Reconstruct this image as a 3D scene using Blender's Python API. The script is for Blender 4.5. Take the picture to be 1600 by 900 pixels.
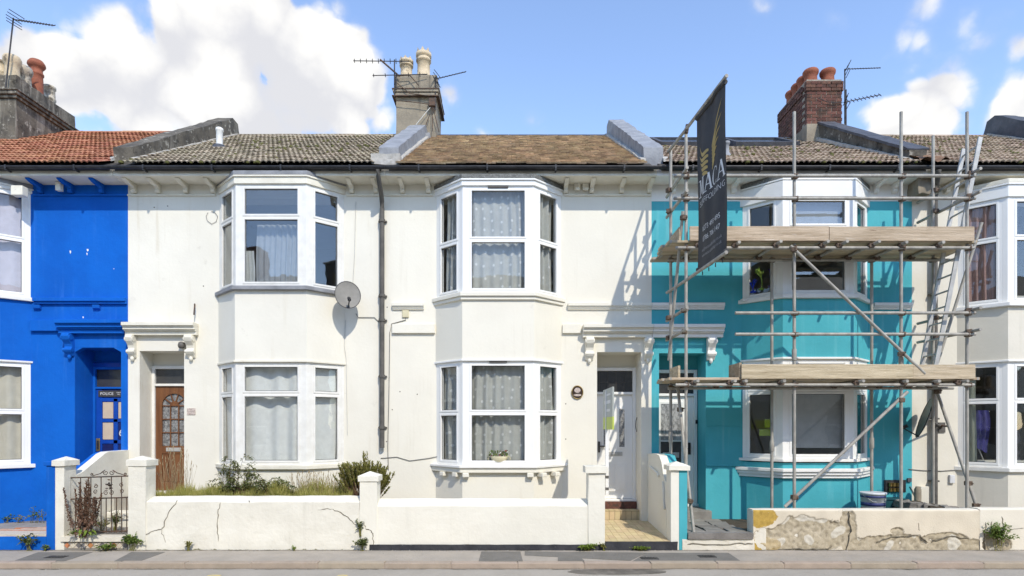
import bpy, bmesh, math, random
from mathutils import Vector, Matrix, noise
R = math.radians
random.seed(11)
for o in list(bpy.data.objects): bpy.data.objects.remove(o, do_unlink=True)
SC = bpy.context.scene
COL = SC.collection
# ------------------------------------------------------------------ camera
EYE, F = 1.86, 933.0          # eye height (m); focal length in photo pixels (1600 wide)
cd = bpy.data.cameras.new("camera"); cam = bpy.data.objects.new("camera", cd); COL.objects.link(cam)
cam.location = (0, 0, EYE); cam.rotation_euler = (R(90), 0, 0)
cd.sensor_width = 36; cd.lens = 36 * F / 1600; cd.shift_y = 218 / 1600
cd.clip_end = 5000; cd.clip_start = .05
SC.camera = cam
# ------------------------------------------------------------------ sun, sky, exposure
SUN_AZ, SUN_EL = 23.5, 44.0   # degrees to the right of straight behind the camera, and above the horizon
sd = bpy.data.lights.new("sun", 'SUN'); sd.energy = 3.0; sd.angle = R(.53); sd.color = (1, .935, .82)
sun = bpy.data.objects.new("sun", sd); COL.objects.link(sun)
sdir = Vector((math.sin(R(SUN_AZ)) * math.cos(R(SUN_EL)), -math.cos(R(SUN_AZ)) * math.cos(R(SUN_EL)), math.sin(R(SUN_EL))))
sun.rotation_euler = sdir.to_track_quat('Z', 'Y').to_euler(); sun.location = (6, -8, 14)
SC.view_settings.view_transform = 'Standard'; SC.view_settings.look = 'None'
SC.view_settings.gamma = 1; SC.view_settings.use_curve_mapping = False
SC.view_settings.exposure = .31
SC.render.engine = 'CYCLES'
SC.cycles.use_denoising = True
SC.cycles.max_bounces = 8; SC.cycles.transparent_max_bounces = 16
SC.cycles.caustics_reflective = False; SC.cycles.caustics_refractive = False


class NT:
    """small helper round a node tree"""
    def __init__(s, tree): s.t = tree; s.n = tree.nodes; s.l = tree.links
    def node(s, typ, **kw):
        n = s.n.new(typ)
        for k, v in kw.items(): setattr(n, k, v)
        return n
    def put(s, sock, v):
        if v is None: return
        if isinstance(v, bpy.types.NodeSocket): s.l.new(v, sock)
        else:
            try: sock.default_value = v
            except Exception: sock.default_value = (*v, 1) if len(v) == 3 else v
    def math(s, op, a, b=None, c=None, clamp=False):
        n = s.node('ShaderNodeMath', operation=op); n.use_clamp = clamp
        for i, v in enumerate((a, b, c)): s.put(n.inputs[i], v)
        return n.outputs[0]
    def vmath(s, op, a, b=None):
        n = s.node('ShaderNodeVectorMath', operation=op); s.put(n.inputs[0], a); s.put(n.inputs[1], b)
        return n.outputs['Value'] if op in ('DOT_PRODUCT', 'LENGTH') else n.outputs[0]
    def noise(s, vec, scale, detail=4, rough=.55, dist=0):
        n = s.node('ShaderNodeTexNoise'); s.put(n.inputs['Vector'], vec)
        n.inputs['Scale'].default_value = scale; n.inputs['Detail'].default_value = detail
        n.inputs['Roughness'].default_value = rough; n.inputs['Distortion'].default_value = dist
        return n.outputs['Fac']
    def ramp(s, f, lo, hi, a=0., b=1.):
        n = s.node('ShaderNodeMapRange'); n.interpolation_type = 'SMOOTHSTEP'
        s.put(n.inputs[0], f)
        for i, v in enumerate((lo, hi, a, b)): s.put(n.inputs[1 + i], v)
        return n.outputs[0]
    def mix(s, f, a, b, blend='MIX'):
        n = s.node('ShaderNodeMix', data_type='RGBA', blend_type=blend)
        s.put(n.inputs[0], f); s.put(n.inputs[6], a); s.put(n.inputs[7], b)
        return n.outputs[2]
    def scale(s, vec, v):
        n = s.node('ShaderNodeMapping'); s.put(n.inputs[0], vec); n.inputs['Scale'].default_value = v
        return n.outputs[0]


def rgb(*c): return (*c, 1.0)


W = bpy.data.worlds.new("World"); SC.world = W; W.use_nodes = True
nt = NT(W.node_tree); nt.n.clear()
sky = nt.node('ShaderNodeTexSky', sky_type='NISHITA', sun_disc=False)
sky.sun_elevation = R(SUN_EL); sky.sun_rotation = math.atan2(sdir.x, sdir.y)
sky.altitude = 0; sky.air_density = 1.0; sky.dust_density = .15; sky.ozone_density = 1.0
tc = nt.node('ShaderNodeTexCoord')
d = nt.vmath('NORMALIZE', tc.outputs['Generated'])


def skydir(px, py):
    v = Vector(((px - 800) / F, 1, (668 - py) / F)); return v.normalized()


# cumulus: scattered cover over the whole dome, gathered into the masses seen over the roofs
def billow(vec, scale):
    n = nt.node('ShaderNodeTexVoronoi', feature='F1'); nt.put(n.inputs['Vector'], vec)
    n.inputs['Scale'].default_value = scale
    return nt.math('SUBTRACT', 1.0, n.outputs['Distance'])
warp = nt.node('ShaderNodeTexNoise'); nt.put(warp.inputs['Vector'], d); warp.inputs['Scale'].default_value = 9; warp.inputs['Detail'].default_value = 5
wv = nt.vmath('ADD', d, nt.vmath('MULTIPLY', nt.vmath('SUBTRACT', warp.outputs['Color'], (.5, .5, .5)), (.10, .10, .10)))
puff = nt.math('MULTIPLY_ADD', billow(wv, 33), .35, nt.math('MULTIPLY', billow(wv, 13), .65))   # about .4 to .8
wob = nt.noise(d, 3.2, 5, .55, .2)
fine = nt.noise(d, 34.0, 6, .6, .2)
field = nt.math('MULTIPLY_ADD', wob, 1.2, -.71)
field = nt.math('MULTIPLY_ADD', nt.math('SUBTRACT', puff, .55), .85, field)
field = nt.math('MULTIPLY_ADD', nt.math('SUBTRACT', fine, .5), .22, field)
acc = None
for (px, py, r, w) in ((330, 30, 120, .8), (400, 60, 130, .85), (480, 120, 140, .9), (350, 150, 150, .9), (210, 130, 115, .8), (90, 120, 100, .75), (570, 130, 62, .6),
                       (0, 140, 100, .7), (250, 190, 90, .6), (460, 200, 130, .7), (570, 190, 70, .5), (150, 205, 100, .45), (360, 215, 140, .6), (1425, 84, 60, .42), (1392, 192, 58, .66), (1455, 176, 78, .74), (1602, 166, 72, .72),
                       (1190, 22, 70, .33), (1096, 16, 55, .28), (1310, 30, 60, .28), (705, 162, 40, .42),
                       (1215, 205, 60, .30), (1598, 76, 30, .42), (1500, -8, 90, .36), (735, 212, 70, .26), (850, 216, 60, .26)):
    c = skydir(px, py)
    ln = nt.vmath('LENGTH', nt.vmath('SUBTRACT', d, tuple(c)))
    rr = r / F / (1 + ((px - 800) ** 2 + (668 - py) ** 2) / F / F) ** .5
    b = nt.ramp(ln, rr * 1.30, rr * .25, 0, w)
    acc = b if acc is None else nt.math('MAXIMUM', acc, b)
field = nt.math('ADD', field, acc)
dens = nt.math('MULTIPLY_ADD', nt.ramp(field, .22, nt.math('MULTIPLY_ADD', acc, -.44, .66)), .80, nt.ramp(field, .10, .50, 0, .20))
shade = nt.math('MULTIPLY_ADD', billow(nt.vmath('ADD', wv, (.02, 0, -.035)), 13), .7, nt.math('MULTIPLY', nt.noise(d, 8, 5, .6, .3), .5))
cshade = nt.ramp(shade, .40, .70, 1, 0)
cloudcol = nt.mix(cshade, rgb(5.8, 5.7, 5.5), rgb(4.3, 4.3, 4.45))
skycol = nt.mix(1.0, sky.outputs[0], rgb(1.68, 1.66, 1.74), 'MULTIPLY')
cc = nt.mix(nt.math('MULTIPLY', dens, .97), skycol, cloudcol)
W.cycles.sampling_method = 'MANUAL'; W.cycles.sample_map_resolution = 512
bg = nt.node('ShaderNodeBackground'); nt.put(bg.inputs[0], cc); bg.inputs[1].default_value = .15
wo = nt.node('ShaderNodeOutputWorld'); nt.l.new(bg.outputs[0], wo.inputs[0])

# ------------------------------------------------------------------ measuring helpers (photo pixel + real distance -> metres)
def U(px, Y): return (px - 800) * Y / F
def V(py, Y): return EYE + (668 - py) * Y / F
YF = 10.6       # facade plane
YB = 10.12      # front of the bays
YW = 9.06       # street face of the front garden walls
P0, P1, P2, P3, P4, P5 = -11.45, -6.816, -2.159, 2.477, 7.10, 11.74   # party walls

# ------------------------------------------------------------------ materials
MATS = {}


def new_mat(name):
    m = bpy.data.materials.new(name); m.use_nodes = True; t = NT(m.node_tree); t.n.clear()
    out = t.node('ShaderNodeOutputMaterial'); b = t.node('ShaderNodeBsdfPrincipled'); t.l.new(b.outputs[0], out.inputs[0])
    MATS[name] = m
    return m, t, b, out


def pm(name, c1, c2=None, scale=6., rough=.8, bump=.0, bscale=40., spots=None, streak=None, metal=0., per_obj=0., base=None, spec=.3, stretch=None):
    """procedural paint / stone / wood: two tones by noise, optional spots (colour, scale, lo, hi), vertical streaks, dirt at the foot, per-object value change"""
    m, t, b, out = new_mat(name)
    pos = t.node('ShaderNodeNewGeometry').outputs['Position']
    vec = t.scale(pos, stretch) if stretch else pos
    col = t.mix(t.ramp(t.noise(vec, scale, 6, .6), .32, .68), c1, c2 or c1)
    if streak:
        sv = t.scale(pos, (9, 9, .55)); f = t.ramp(t.noise(sv, 1.0, 5, .6), streak[1], streak[2], 0, streak[3])
        big = t.ramp(t.noise(pos, .8, 3), .42, .62)
        col = t.mix(t.math('MULTIPLY', f, big), col, streak[0])
    if spots:
        for (sc, ss, lo, hi, am) in spots:
            col = t.mix(t.ramp(t.noise(vec, ss, 8, .68), lo, hi, 0, am), col, sc)
    if base:   # dirt splashed up from the ground: (colour, height, amount)
        z = t.node('ShaderNodeSeparateXYZ'); t.put(z.inputs[0], pos)
        h = t.math('MULTIPLY_ADD', t.noise(pos, 9, 6, .7), base[1] * 1.8, t.math('MULTIPLY', z.outputs[2], -1))
        col = t.mix(t.ramp(h, base[1] * .72, base[1] * 1.1, 0, base[2]), col, base[0])
    if per_obj:
        oi = t.node('ShaderNodeObjectInfo').outputs['Random']
        hs = t.node('ShaderNodeHueSaturation'); t.put(hs.inputs['Color'], col)
        t.put(hs.inputs['Value'], t.math('MULTIPLY_ADD', oi, per_obj * 2, 1 - per_obj))
        t.put(hs.inputs['Hue'], t.math('MULTIPLY_ADD', t.math('FRACT', t.math('MULTIPLY', oi, 17.3)), .02, .49))
        col = hs.outputs[0]
    t.put(b.inputs['Base Color'], col); b.inputs['Metallic'].default_value = metal
    t.put(b.inputs['Roughness'], t.math('MULTIPLY_ADD', t.noise(pos, scale * 2.3, 3), .25, rough - .12))
    b.inputs['Specular IOR Level'].default_value = spec
    if bump:
        bn = t.node('ShaderNodeBump'); bn.inputs['Strength'].default_value = bump; bn.inputs['Distance'].default_value = .02
        hh = t.math('MULTIPLY_ADD', t.noise(vec, bscale * .12, 3), 1.6, t.noise(vec, bscale, 6, .6))
        t.put(bn.inputs['Height'], hh); t.put(b.inputs['Normal'], bn.outputs[0])
    return m


GREY = rgb(.36, .35, .31)
pm('render_cream', rgb(.80, .762, .65), rgb(.765, .727, .62), 1.3, .85, .12, 22, streak=(rgb(.58, .52, .40), .54, .76, .28), spots=[(rgb(.5, .46, .38), 5, .62, .80, .35), (rgb(.35, .32, .27), 26, .745, .77, .7)])
pm('render_white', rgb(.79, .755, .65), rgb(.74, .705, .605), 1.1, .85, .14, 20, streak=(rgb(.55, .48, .34), .52, .74, .36), spots=[(rgb(.48, .44, .36), 4, .60, .78, .4), (rgb(.32, .29, .24), 24, .74, .77, .7)])
pm('render_ivory', rgb(.72, .675, .57), rgb(.67, .63, .53), 1.5, .88, .14, 22, streak=(rgb(.48, .45, .38), .55, .78, .35), spots=[(rgb(.45, .42, .36), 13, .70, .78, .5)])
pm('trim_white', rgb(.78, .74, .62), rgb(.68, .64, .53), 4, .7, .15, 30, spots=[(rgb(.45, .43, .37), 18, .62, .74, .6)])
pm('render_opposite', rgb(.78, .70, .57), rgb(.70, .62, .50), .4, .88, .1, 20)
pm('trim_clean', rgb(.82, .80, .75), rgb(.77, .75, .70), 4, .6, .05, 30)
pm('blue_paint', rgb(.006, .125, .53), rgb(.005, .10, .45), 1.3, .80, .25, 14, spec=.12, streak=(rgb(.05, .20, .60), .52, .74, .4), spots=[(rgb(.03, .16, .60), 9, .62, .80, .5), (rgb(.006, .06, .40), 5, .66, .8, .5)], base=(rgb(.10, .11, .16), .05, .8))
pm('blue_gloss', rgb(.008, .07, .40), rgb(.006, .055, .33), 5, .38, .05, 40)
pm('teal_paint', rgb(.075, .415, .47), rgb(.06, .36, .41), 1.1, .72, .15, 20, streak=(rgb(.20, .52, .55), .52, .74, .4), spots=[(rgb(.17, .54, .58), 8, .62, .78, .4), (rgb(.05, .30, .35), 5, .66, .8, .4)])
pm('wall_white', rgb(.78, .745, .64), rgb(.705, .67, .57), 2.2, .88, .3, 18, streak=(rgb(.50, .48, .40), .52, .76, .4), spots=[(rgb(.45, .43, .36), 11, .66, .76, .6)], base=(rgb(.17, .16, .07), .075, .9))
pm('wall_cream', rgb(.79, .755, .65), rgb(.755, .72, .615), 1.8, .86, .2, 18, streak=(rgb(.55, .52, .44), .55, .78, .3), spots=[(rgb(.50, .47, .40), 13, .70, .78, .5)])
pm('wall_shabby', rgb(.74, .69, .58), rgb(.66, .61, .50), 3, .9, .35, 24, spots=[(rgb(.35, .32, .26), 9, .64, .75, .7)], base=(rgb(.22, .20, .14), .06, .8))
pm('black_plinth', rgb(.030, .031, .036), rgb(.05, .05, .055), 7, .7, .3, 30, spots=[(rgb(.42, .41, .38), 15, .66, .72, .8)])
pm('upvc', rgb(.85, .84, .80), rgb(.83, .82, .78), 3, .32, 0)
pm('upvc_old', rgb(.80, .785, .73), rgb(.72, .70, .64), 6, .42, .03, 40, spots=[(rgb(.4, .4, .36), 15, .68, .78, .5)])
pm('black_plastic', rgb(.022, .022, .024), rgb(.04, .04, .042), 8, .42, .05, 40)
pm('grey_iron', rgb(.085, .08, .072), rgb(.13, .12, .105), 7, .6, .2, 40)
pm('rust_iron', rgb(.05, .042, .036), rgb(.12, .07, .045), 14, .75, .3, 60)
pm('galvanised', rgb(.42, .395, .34), rgb(.28, .26, .225), 9, .6, .1, 60, metal=.12, spots=[(rgb(.20, .14, .09), 22, .64, .74, .6), (rgb(.62, .61, .57), 12, .66, .76, .5)], stretch=(1, 1, .5))
pm('rust_brown', rgb(.26, .15, .085), rgb(.17, .10, .06), 9, .8, .4, 40, spots=[(rgb(.42, .30, .2), 12, .6, .7, .6)])
pm('moss', rgb(.07, .075, .02), rgb(.13, .12, .04), 20, .98, .5, 60)
pm('aerial_dark', rgb(.03, .03, .035), rgb(.06, .055, .055), 10, .6)
pm('rusty_coupler', rgb(.085, .055, .04), rgb(.19, .14, .10), 30, .7, .3, 60, metal=.2)
pm('scaffold_wood', rgb(.56, .455, .315), rgb(.40, .315, .205), 3.0, .85, .5, 50, spots=[(rgb(.20, .14, .08), 5, .58, .70, .75), (rgb(.70, .62, .50), 4, .58, .68, .7), (rgb(.10, .07, .045), 11, .66, .72, .8)], stretch=(.45, 3, 6), per_obj=.16)
pm('aluminium', rgb(.50, .49, .46), rgb(.40, .39, .365), 8, .5, .05, 50, metal=.25)
pm('tile_red', rgb(.42, .19, .105), rgb(.33, .14, .08), 14, .85, .25, 70, per_obj=.2, spots=[(rgb(.58, .36, .22), 10, .54, .70, .7), (rgb(.13, .07, .05), 20, .64, .74, .6)])
pm('tile_grey', rgb(.38, .32, .235), rgb(.28, .23, .165), 11, .92, .35, 60, per_obj=.26, spots=[(rgb(.50, .46, .36), 13, .54, .68, .8), (rgb(.06, .05, .042), 20, .60, .70, .75), (rgb(.25, .16, .11), 5, .60, .74, .5)])
pm('tile_tan', rgb(.41, .32, .235), rgb(.30, .23, .17), 11, .92, .35, 60, per_obj=.22, spots=[(rgb(.43, .39, .29), 11, .58, .70, .7), (rgb(.07, .05, .04), 18, .63, .72, .7), (rgb(.45, .31, .06), 2.4, .70, .76, .55)])
pm('tile_brown', rgb(.47, .34, .21), rgb(.35, .25, .155), 5, .92, .4, 70, per_obj=.34, spots=[(rgb(.56, .44, .28), 4.2, .54, .70, .75), (rgb(.29, .26, .21), 2.4, .56, .70, .6), (rgb(.14, .09, .055), 16, .62, .72, .7)])
pm('roof_felt', rgb(.05, .045, .04), rgb(.08, .07, .06), 6, .95, .2, 30)
pm('mortar', rgb(.50, .47, .42), rgb(.36, .34, .30), 10, .92, .4, 40)
pm('lichen_stone', rgb(.15, .13, .10), rgb(.075, .066, .054), 3, .94, .6, 28, streak=(rgb(.30, .27, .22), .48, .62, .8), spots=[(rgb(.44, .41, .34), 7, .57, .66, .8), (rgb(.028, .025, .02), 4, .54, .66, .8)])
pm('lead_paint', rgb(.30, .305, .315), rgb(.21, .215, .225), 5, .7, .35, 25, spots=[(rgb(.44, .44, .43), 9, .60, .72, .6), (rgb(.14, .14, .14), 15, .64, .74, .5)])
pm('felt_grey', rgb(.20, .20, .185), rgb(.12, .12, .11), 26, .9, .4, 60, spots=[(rgb(.42, .42, .39), 40, .56, .66, .8)])
pm('lead_dark', rgb(.055, .058, .066), rgb(.09, .09, .10), 5, .6, .3, 25)
pm('stucco_brown', rgb(.30, .255, .19), rgb(.22, .19, .145), 3, .92, .4, 26, streak=(rgb(.09, .08, .065), .5, .7, .8), spots=[(rgb(.42, .38, .30), 8, .62, .74, .5)])
pm('brick_red', rgb(.15, .062, .044), rgb(.09, .045, .034), 18, .9, .4, 60, per_obj=.32, spots=[(rgb(.045, .034, .028), 5, .47, .66, .85), (rgb(.40, .33, .26), 30, .66, .74, .4)])
pm('brick_mortar', rgb(.36, .31, .25), rgb(.20, .175, .14), 12, .95, .4, 50)
pm('pot_buff', rgb(.58, .47, .32), rgb(.48, .38, .25), 8, .8, .2, 40, spots=[(rgb(.13, .105, .075), 5, .54, .64, .8)])
pm('pot_white', rgb(.50, .45, .36), rgb(.40, .34, .26), 8, .8, .2, 40, spots=[(rgb(.12, .10, .075), 5, .50, .62, .85)])
pm('pot_red', rgb(.30, .10, .055), rgb(.22, .075, .045), 8, .8, .2, 40, spots=[(rgb(.08, .05, .04), 8, .62, .74, .6), (rgb(.48, .26, .18), 7, .64, .74, .5)])
pm('wood_door', rgb(.20, .085, .033), rgb(.13, .052, .022), 2, .5, .25, 40, spots=[(rgb(.06, .026, .014), 5, .60, .74, .7), (rgb(.34, .19, .10), 7, .66, .76, .4)], stretch=(6, 6, .6))
pm('asphalt_road', rgb(.40, .36, .30), rgb(.36, .325, .27), 2.2, .95, .35, 120, spots=[(rgb(.40, .37, .33), 70, .60, .70, .5), (rgb(.17, .158, .14), 55, .62, .72, .5)])
pm('asphalt_path', rgb(.41, .36, .295), rgb(.35, .31, .255), 2.5, .95, .35, 120, spots=[(rgb(.42, .385, .33), 60, .60, .70, .5), (rgb(.17, .155, .135), 8, .63, .75, .4)])
pm('asphalt_patch', rgb(.17, .158, .135), rgb(.20, .185, .16), 4, .95, .5, 140, spots=[(rgb(.33, .305, .26), 80, .60, .70, .6)])
pm('kerb_stone', rgb(.40, .325, .25), rgb(.35, .285, .22), 5, .92, .3, 60, per_obj=.05, spots=[(rgb(.36, .30, .24), 40, .60, .70, .5), (rgb(.12, .105, .09), 14, .64, .74, .5)])
pm('shadow_asphalt', rgb(.10, .09, .075), rgb(.19, .17, .14), 7, .6, .3, 120)  # darker road tone, standing for the oval shadow at the kerb
pm('cast_iron', rgb(.045, .043, .042), rgb(.07, .066, .06), 10, .6, .3, 60)
pm('yellow_line', rgb(.62, .48, .18), rgb(.5, .42, .24), 14, .9, .2, 60)
pm('path_tile', rgb(.60, .48, .28), rgb(.53, .42, .24), 6, .6, .1, 40, per_obj=.09)
pm('path_grout', rgb(.27, .21, .13), rgb(.22, .17, .11), 8, .9, .2, 50)
pm('slab_stone', rgb(.27, .25, .22), rgb(.19, .175, .155), 4, .92, .4, 40, per_obj=.16, spots=[(rgb(.10, .09, .075), 9, .62, .74, .6)])
pm('terracotta_tile', rgb(.55, .23, .10), rgb(.46, .19, .085), 9, .8, .2, 50, per_obj=.1)
pm('pale_tile', rgb(.62, .55, .44), rgb(.55, .48, .38), 9, .8, .2, 50, per_obj=.08)
pm('grey_tile', rgb(.22, .21, .20), rgb(.17, .16, .155), 9, .8, .2, 50, per_obj=.2)
pm('soil', rgb(.10, .075, .05), rgb(.065, .05, .035), 9, .98, .6, 50, spots=[(rgb(.24, .20, .15), 24, .62, .72, .6)])
pm('soil_pale', rgb(.17, .15, .115), rgb(.10, .09, .065), 14, .97, .5, 60, spots=[(rgb(.13, .15, .05), 9, .58, .68, .7)])
pm('concrete', rgb(.33, .305, .265), rgb(.26, .24, .21), 4, .94, .4, 50, spots=[(rgb(.14, .13, .11), 10, .62, .74, .5)])
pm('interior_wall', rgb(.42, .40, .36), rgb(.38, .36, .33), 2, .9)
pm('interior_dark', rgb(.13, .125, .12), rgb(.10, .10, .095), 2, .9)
pm('fabric_black', rgb(.048, .046, .046), rgb(.06, .058, .057), 3, .75, .1, 120)
pm('print_gold', rgb(.46, .33, .12), rgb(.40, .28, .09), 6, .6)
pm('print_white', rgb(.72, .71, .69), rgb(.66, .65, .63), 6, .7)
pm('print_grey', rgb(.30, .295, .285), rgb(.25, .245, .24), 6, .7)
pm('board_grey', rgb(.42, .44, .40), rgb(.38, .40, .36), 6, .5)
pm('board_lime', rgb(.52, .60, .12), rgb(.48, .56, .10), 6, .5)
pm('dish_grey', rgb(.26, .245, .215), rgb(.20, .19, .165), 5, .55, .05, 30, spots=[(rgb(.36, .33, .28), 6, .6, .75, .5)])
pm('brass', rgb(.50, .35, .12), rgb(.36, .25, .09), 10, .4, .1, 40, metal=.7)
pm('cable_grey', rgb(.24, .235, .22), rgb(.16, .155, .145), 10, .7)
pm('cable_white', rgb(.60, .59, .55), rgb(.50, .49, .45), 10, .7)
pm('crack', rgb(.12, .105, .08), rgb(.24, .21, .155), 20, .98)
pm('paper_cream', rgb(.62, .50, .36), rgb(.56, .45, .33), 8, .8, spots=[(rgb(.44, .30, .2), 26, .6, .7, .5)])
pm('navy', rgb(.012, .02, .12), rgb(.01, .016, .09), 6, .5)
pm('plaque_black', rgb(.05, .032, .022), rgb(.03, .02, .016), 12, .4)
pm('plaque_tile', rgb(.62, .52, .45), rgb(.50, .42, .37), 20, .5, spots=[(rgb(.22, .15, .12), 45, .52, .62, .8)])
pm('plastic_bin', rgb(.70, .70, .70), rgb(.60, .60, .60), 10, .5)
pm('plastic_red', rgb(.45, .045, .05), rgb(.38, .04, .045), 10, .5)
pm('plastic_navy', rgb(.05, .06, .18), rgb(.04, .05, .15), 10, .5)
pm('plastic_slate', rgb(.012, .075, .09), rgb(.01, .06, .075), 10, .5)
pm('purple_coral', rgb(.16, .08, .28), rgb(.12, .06, .22), 10, .7)
pm('blue_coral', rgb(.02, .06, .55), rgb(.015, .045, .42), 10, .7)
pm('green_coral', rgb(.22, .38, .06), rgb(.32, .42, .08), 10, .7)
pm('lime_poster', rgb(.50, .66, .06), rgb(.46, .62, .05), 6, .6)
pm('cloth_blue', rgb(.06, .055, .22), rgb(.045, .04, .17), 9, .85)
pm('ceramic_cream', rgb(.66, .60, .40), rgb(.6, .54, .36), 8, .4)
pm('petal_white', rgb(.78, .76, .72), rgb(.70, .67, .6), 20, .7)
pm('petal_red', rgb(.40, .06, .06), rgb(.32, .05, .06), 20, .7)


def leaf_mat(name, c1, c2, trans=.3):
    m, t, b, out = new_mat(name)
    g = t.node('ShaderNodeNewGeometry'); rnd = g.outputs['Random Per Island']
    col = t.mix(rnd, c1, c2); t.put(b.inputs['Base Color'], col); b.inputs['Roughness'].default_value = .65
    b.inputs['Specular IOR Level'].default_value = .25
    tr = t.node('ShaderNodeBsdfTranslucent'); t.put(tr.inputs[0], col)
    mx = t.node('ShaderNodeMixShader'); mx.inputs[0].default_value = trans
    t.l.new(b.outputs[0], mx.inputs[1]); t.l.new(tr.outputs[0], mx.inputs[2]); t.l.new(mx.outputs[0], out.inputs[0])
    return m


leaf_mat('leaf_green', rgb(.10, .17, .03), rgb(.22, .28, .07))
leaf_mat('leaf_olive', rgb(.15, .155, .03), rgb(.34, .31, .10))
leaf_mat('leaf_dark', rgb(.07, .10, .03), rgb(.20, .22, .075))
leaf_mat('leaf_grey', rgb(.11, .13, .06), rgb(.27, .27, .11))
leaf_mat('leaf_lime', rgb(.16, .25, .03), rgb(.26, .32, .06))
leaf_mat('grass_blade', rgb(.27, .29, .055), rgb(.56, .50, .19), .4)
leaf_mat('straw', rgb(.40, .31, .17), rgb(.52, .42, .26))
leaf_mat('seed_brown', rgb(.10, .055, .035), rgb(.22, .13, .085), .12)


def glass_mat(name, tint, refl=1.5):
    m, t, b, out = new_mat(name); t.n.remove(b)
    tr = t.node('ShaderNodeBsdfTransparent'); tr.inputs[0].default_value = tint
    gl = t.node('ShaderNodeBsdfGlossy'); gl.inputs['Roughness'].default_value = .015
    pos = t.node('ShaderNodeNewGeometry').outputs['Position']
    bn = t.node('ShaderNodeBump'); bn.inputs['Strength'].default_value = .03; bn.inputs['Distance'].default_value = .05
    t.put(bn.inputs['Height'], t.noise(pos, 2.5, 2)); t.put(gl.inputs['Normal'], bn.outputs[0])
    g = t.node('ShaderNodeNewGeometry'); c = t.math('ABSOLUTE', t.vmath('DOT_PRODUCT', g.outputs['Incoming'], g.outputs['Normal']))
    f0 = ((refl - 1) / (refl + 1)) ** 2
    fr = t.math('MULTIPLY_ADD', t.math('POWER', t.math('SUBTRACT', 1.0, c), 5.0), 1 - f0, f0, clamp=True)
    mx = t.node('ShaderNodeMixShader'); t.l.new(fr, mx.inputs[0])
    t.l.new(tr.outputs[0], mx.inputs[1]); t.l.new(gl.outputs[0], mx.inputs[2]); t.l.new(mx.outputs[0], out.inputs[0])
    return m


glass_mat('glass', rgb(.97, .98, .98), 1.55)
glass_mat('glass_reflective', rgb(.90, .92, .93), 1.95)
glass_mat('clear_plastic', rgb(.85, .88, .92), 1.5)
pm('glass_dark', rgb(.035, .036, .038), rgb(.05, .05, .05), 5, .14, .08, 60, spec=.6)
pm('glass_frosted', rgb(.10, .10, .10), rgb(.30, .30, .29), 26, .25, .5, 60, spec=.6, spots=[(rgb(.5, .5, .48), 34, .56, .66, .7)])
pm('glass_lace', rgb(.16, .16, .16), rgb(.45, .45, .45), 40, .3, .1, 60, spec=.5, stretch=(1, 1, .5))


def cloth_mat(name, c, dots=None, trans=.15):
    m, t, b, out = new_mat(name)
    col = c
    pos = t.node('ShaderNodeNewGeometry').outputs['Position']
    col = t.mix(t.ramp(t.noise(pos, 9, 4), .3, .7), c, rgb(*(x * .9 for x in c[:3])))
    if dots:
        uv = t.node('ShaderNodeUVMap').outputs[0]
        v = t.node('ShaderNodeTexVoronoi'); v.voronoi_dimensions = '2D'; v.inputs['Randomness'].default_value = .45; v.inputs['Scale'].default_value = 5.2
        t.put(v.inputs['Vector'], uv)
        col = t.mix(t.ramp(v.outputs['Distance'], .15, .10), col, dots)
    t.put(b.inputs['Base Color'], col); b.inputs['Roughness'].default_value = .9; b.inputs['Specular IOR Level'].default_value = .1
    tr = t.node('ShaderNodeBsdfTranslucent'); t.put(tr.inputs[0], col)
    mx = t.node('ShaderNodeMixShader'); mx.inputs[0].default_value = trans
    t.l.new(b.outputs[0], mx.inputs[1]); t.l.new(tr.outputs[0], mx.inputs[2]); t.l.new(mx.outputs[0], out.inputs[0])


cloth_mat('curtain_white', rgb(.82, .82, .78))
cloth_mat('curtain_dotted', rgb(.50, .495, .45), rgb(.72, .71, .67), .12)
cloth_mat('curtain_lilac', rgb(.66, .61, .68))
cloth_mat('curtain_beige', rgb(.70, .65, .54))
cloth_mat('curtain_brown', rgb(.46, .29, .25), None, .15)
cloth_mat('curtain_green', rgb(.42, .44, .34), None, .3)
cloth_mat('net_faint', rgb(.58, .59, .60), None, .25)
cloth_mat('blind_grey', rgb(.48, .48, .47), None, .2)


def damaged_mat():
    """wall colours are stored per vertex where the render has come off the rubble core"""
    m, t, b, out = new_mat('damaged_wall')
    a = t.node('ShaderNodeVertexColor'); a.layer_name = 'paint'
    pos = t.node('ShaderNodeNewGeometry').outputs['Position']
    col = t.mix(t.ramp(t.noise(pos, 14, 8, .7), .35, .65, 0, .55), a.outputs[0], rgb(.62, .6, .56), 'MULTIPLY')
    col = t.mix(t.ramp(t.noise(pos, 33, 6, .7), .60, .70, 0, .35), col, rgb(.75, .72, .64))
    sp = t.node('ShaderNodeSeparateColor'); t.put(sp.inputs[0], a.outputs[0])
    col = t.mix(t.ramp(sp.outputs[2], .3, .5), col, a.outputs[0])
    col = t.mix(t.ramp(t.noise(pos, 9, 8, .7), .60, .72, 0, .4), col, rgb(.40, .36, .28))
    t.put(b.inputs['Base Color'], col); b.inputs['Roughness'].default_value = .92; b.inputs['Specular IOR Level'].default_value = .2
    bn = t.node('ShaderNodeBump'); bn.inputs['Strength'].default_value = .35; bn.inputs['Distance'].default_value = .012
    t.put(bn.inputs['Height'], t.noise(pos, 45, 7, .65)); t.put(b.inputs['Normal'], bn.outputs[0])


damaged_mat()

# ------------------------------------------------------------------ mesh helpers
ORG = {}      # world origin of every object built here


def link(o, parent=None):
    COL.objects.link(o)
    if parent is not None: o.parent = parent
    return o


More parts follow.
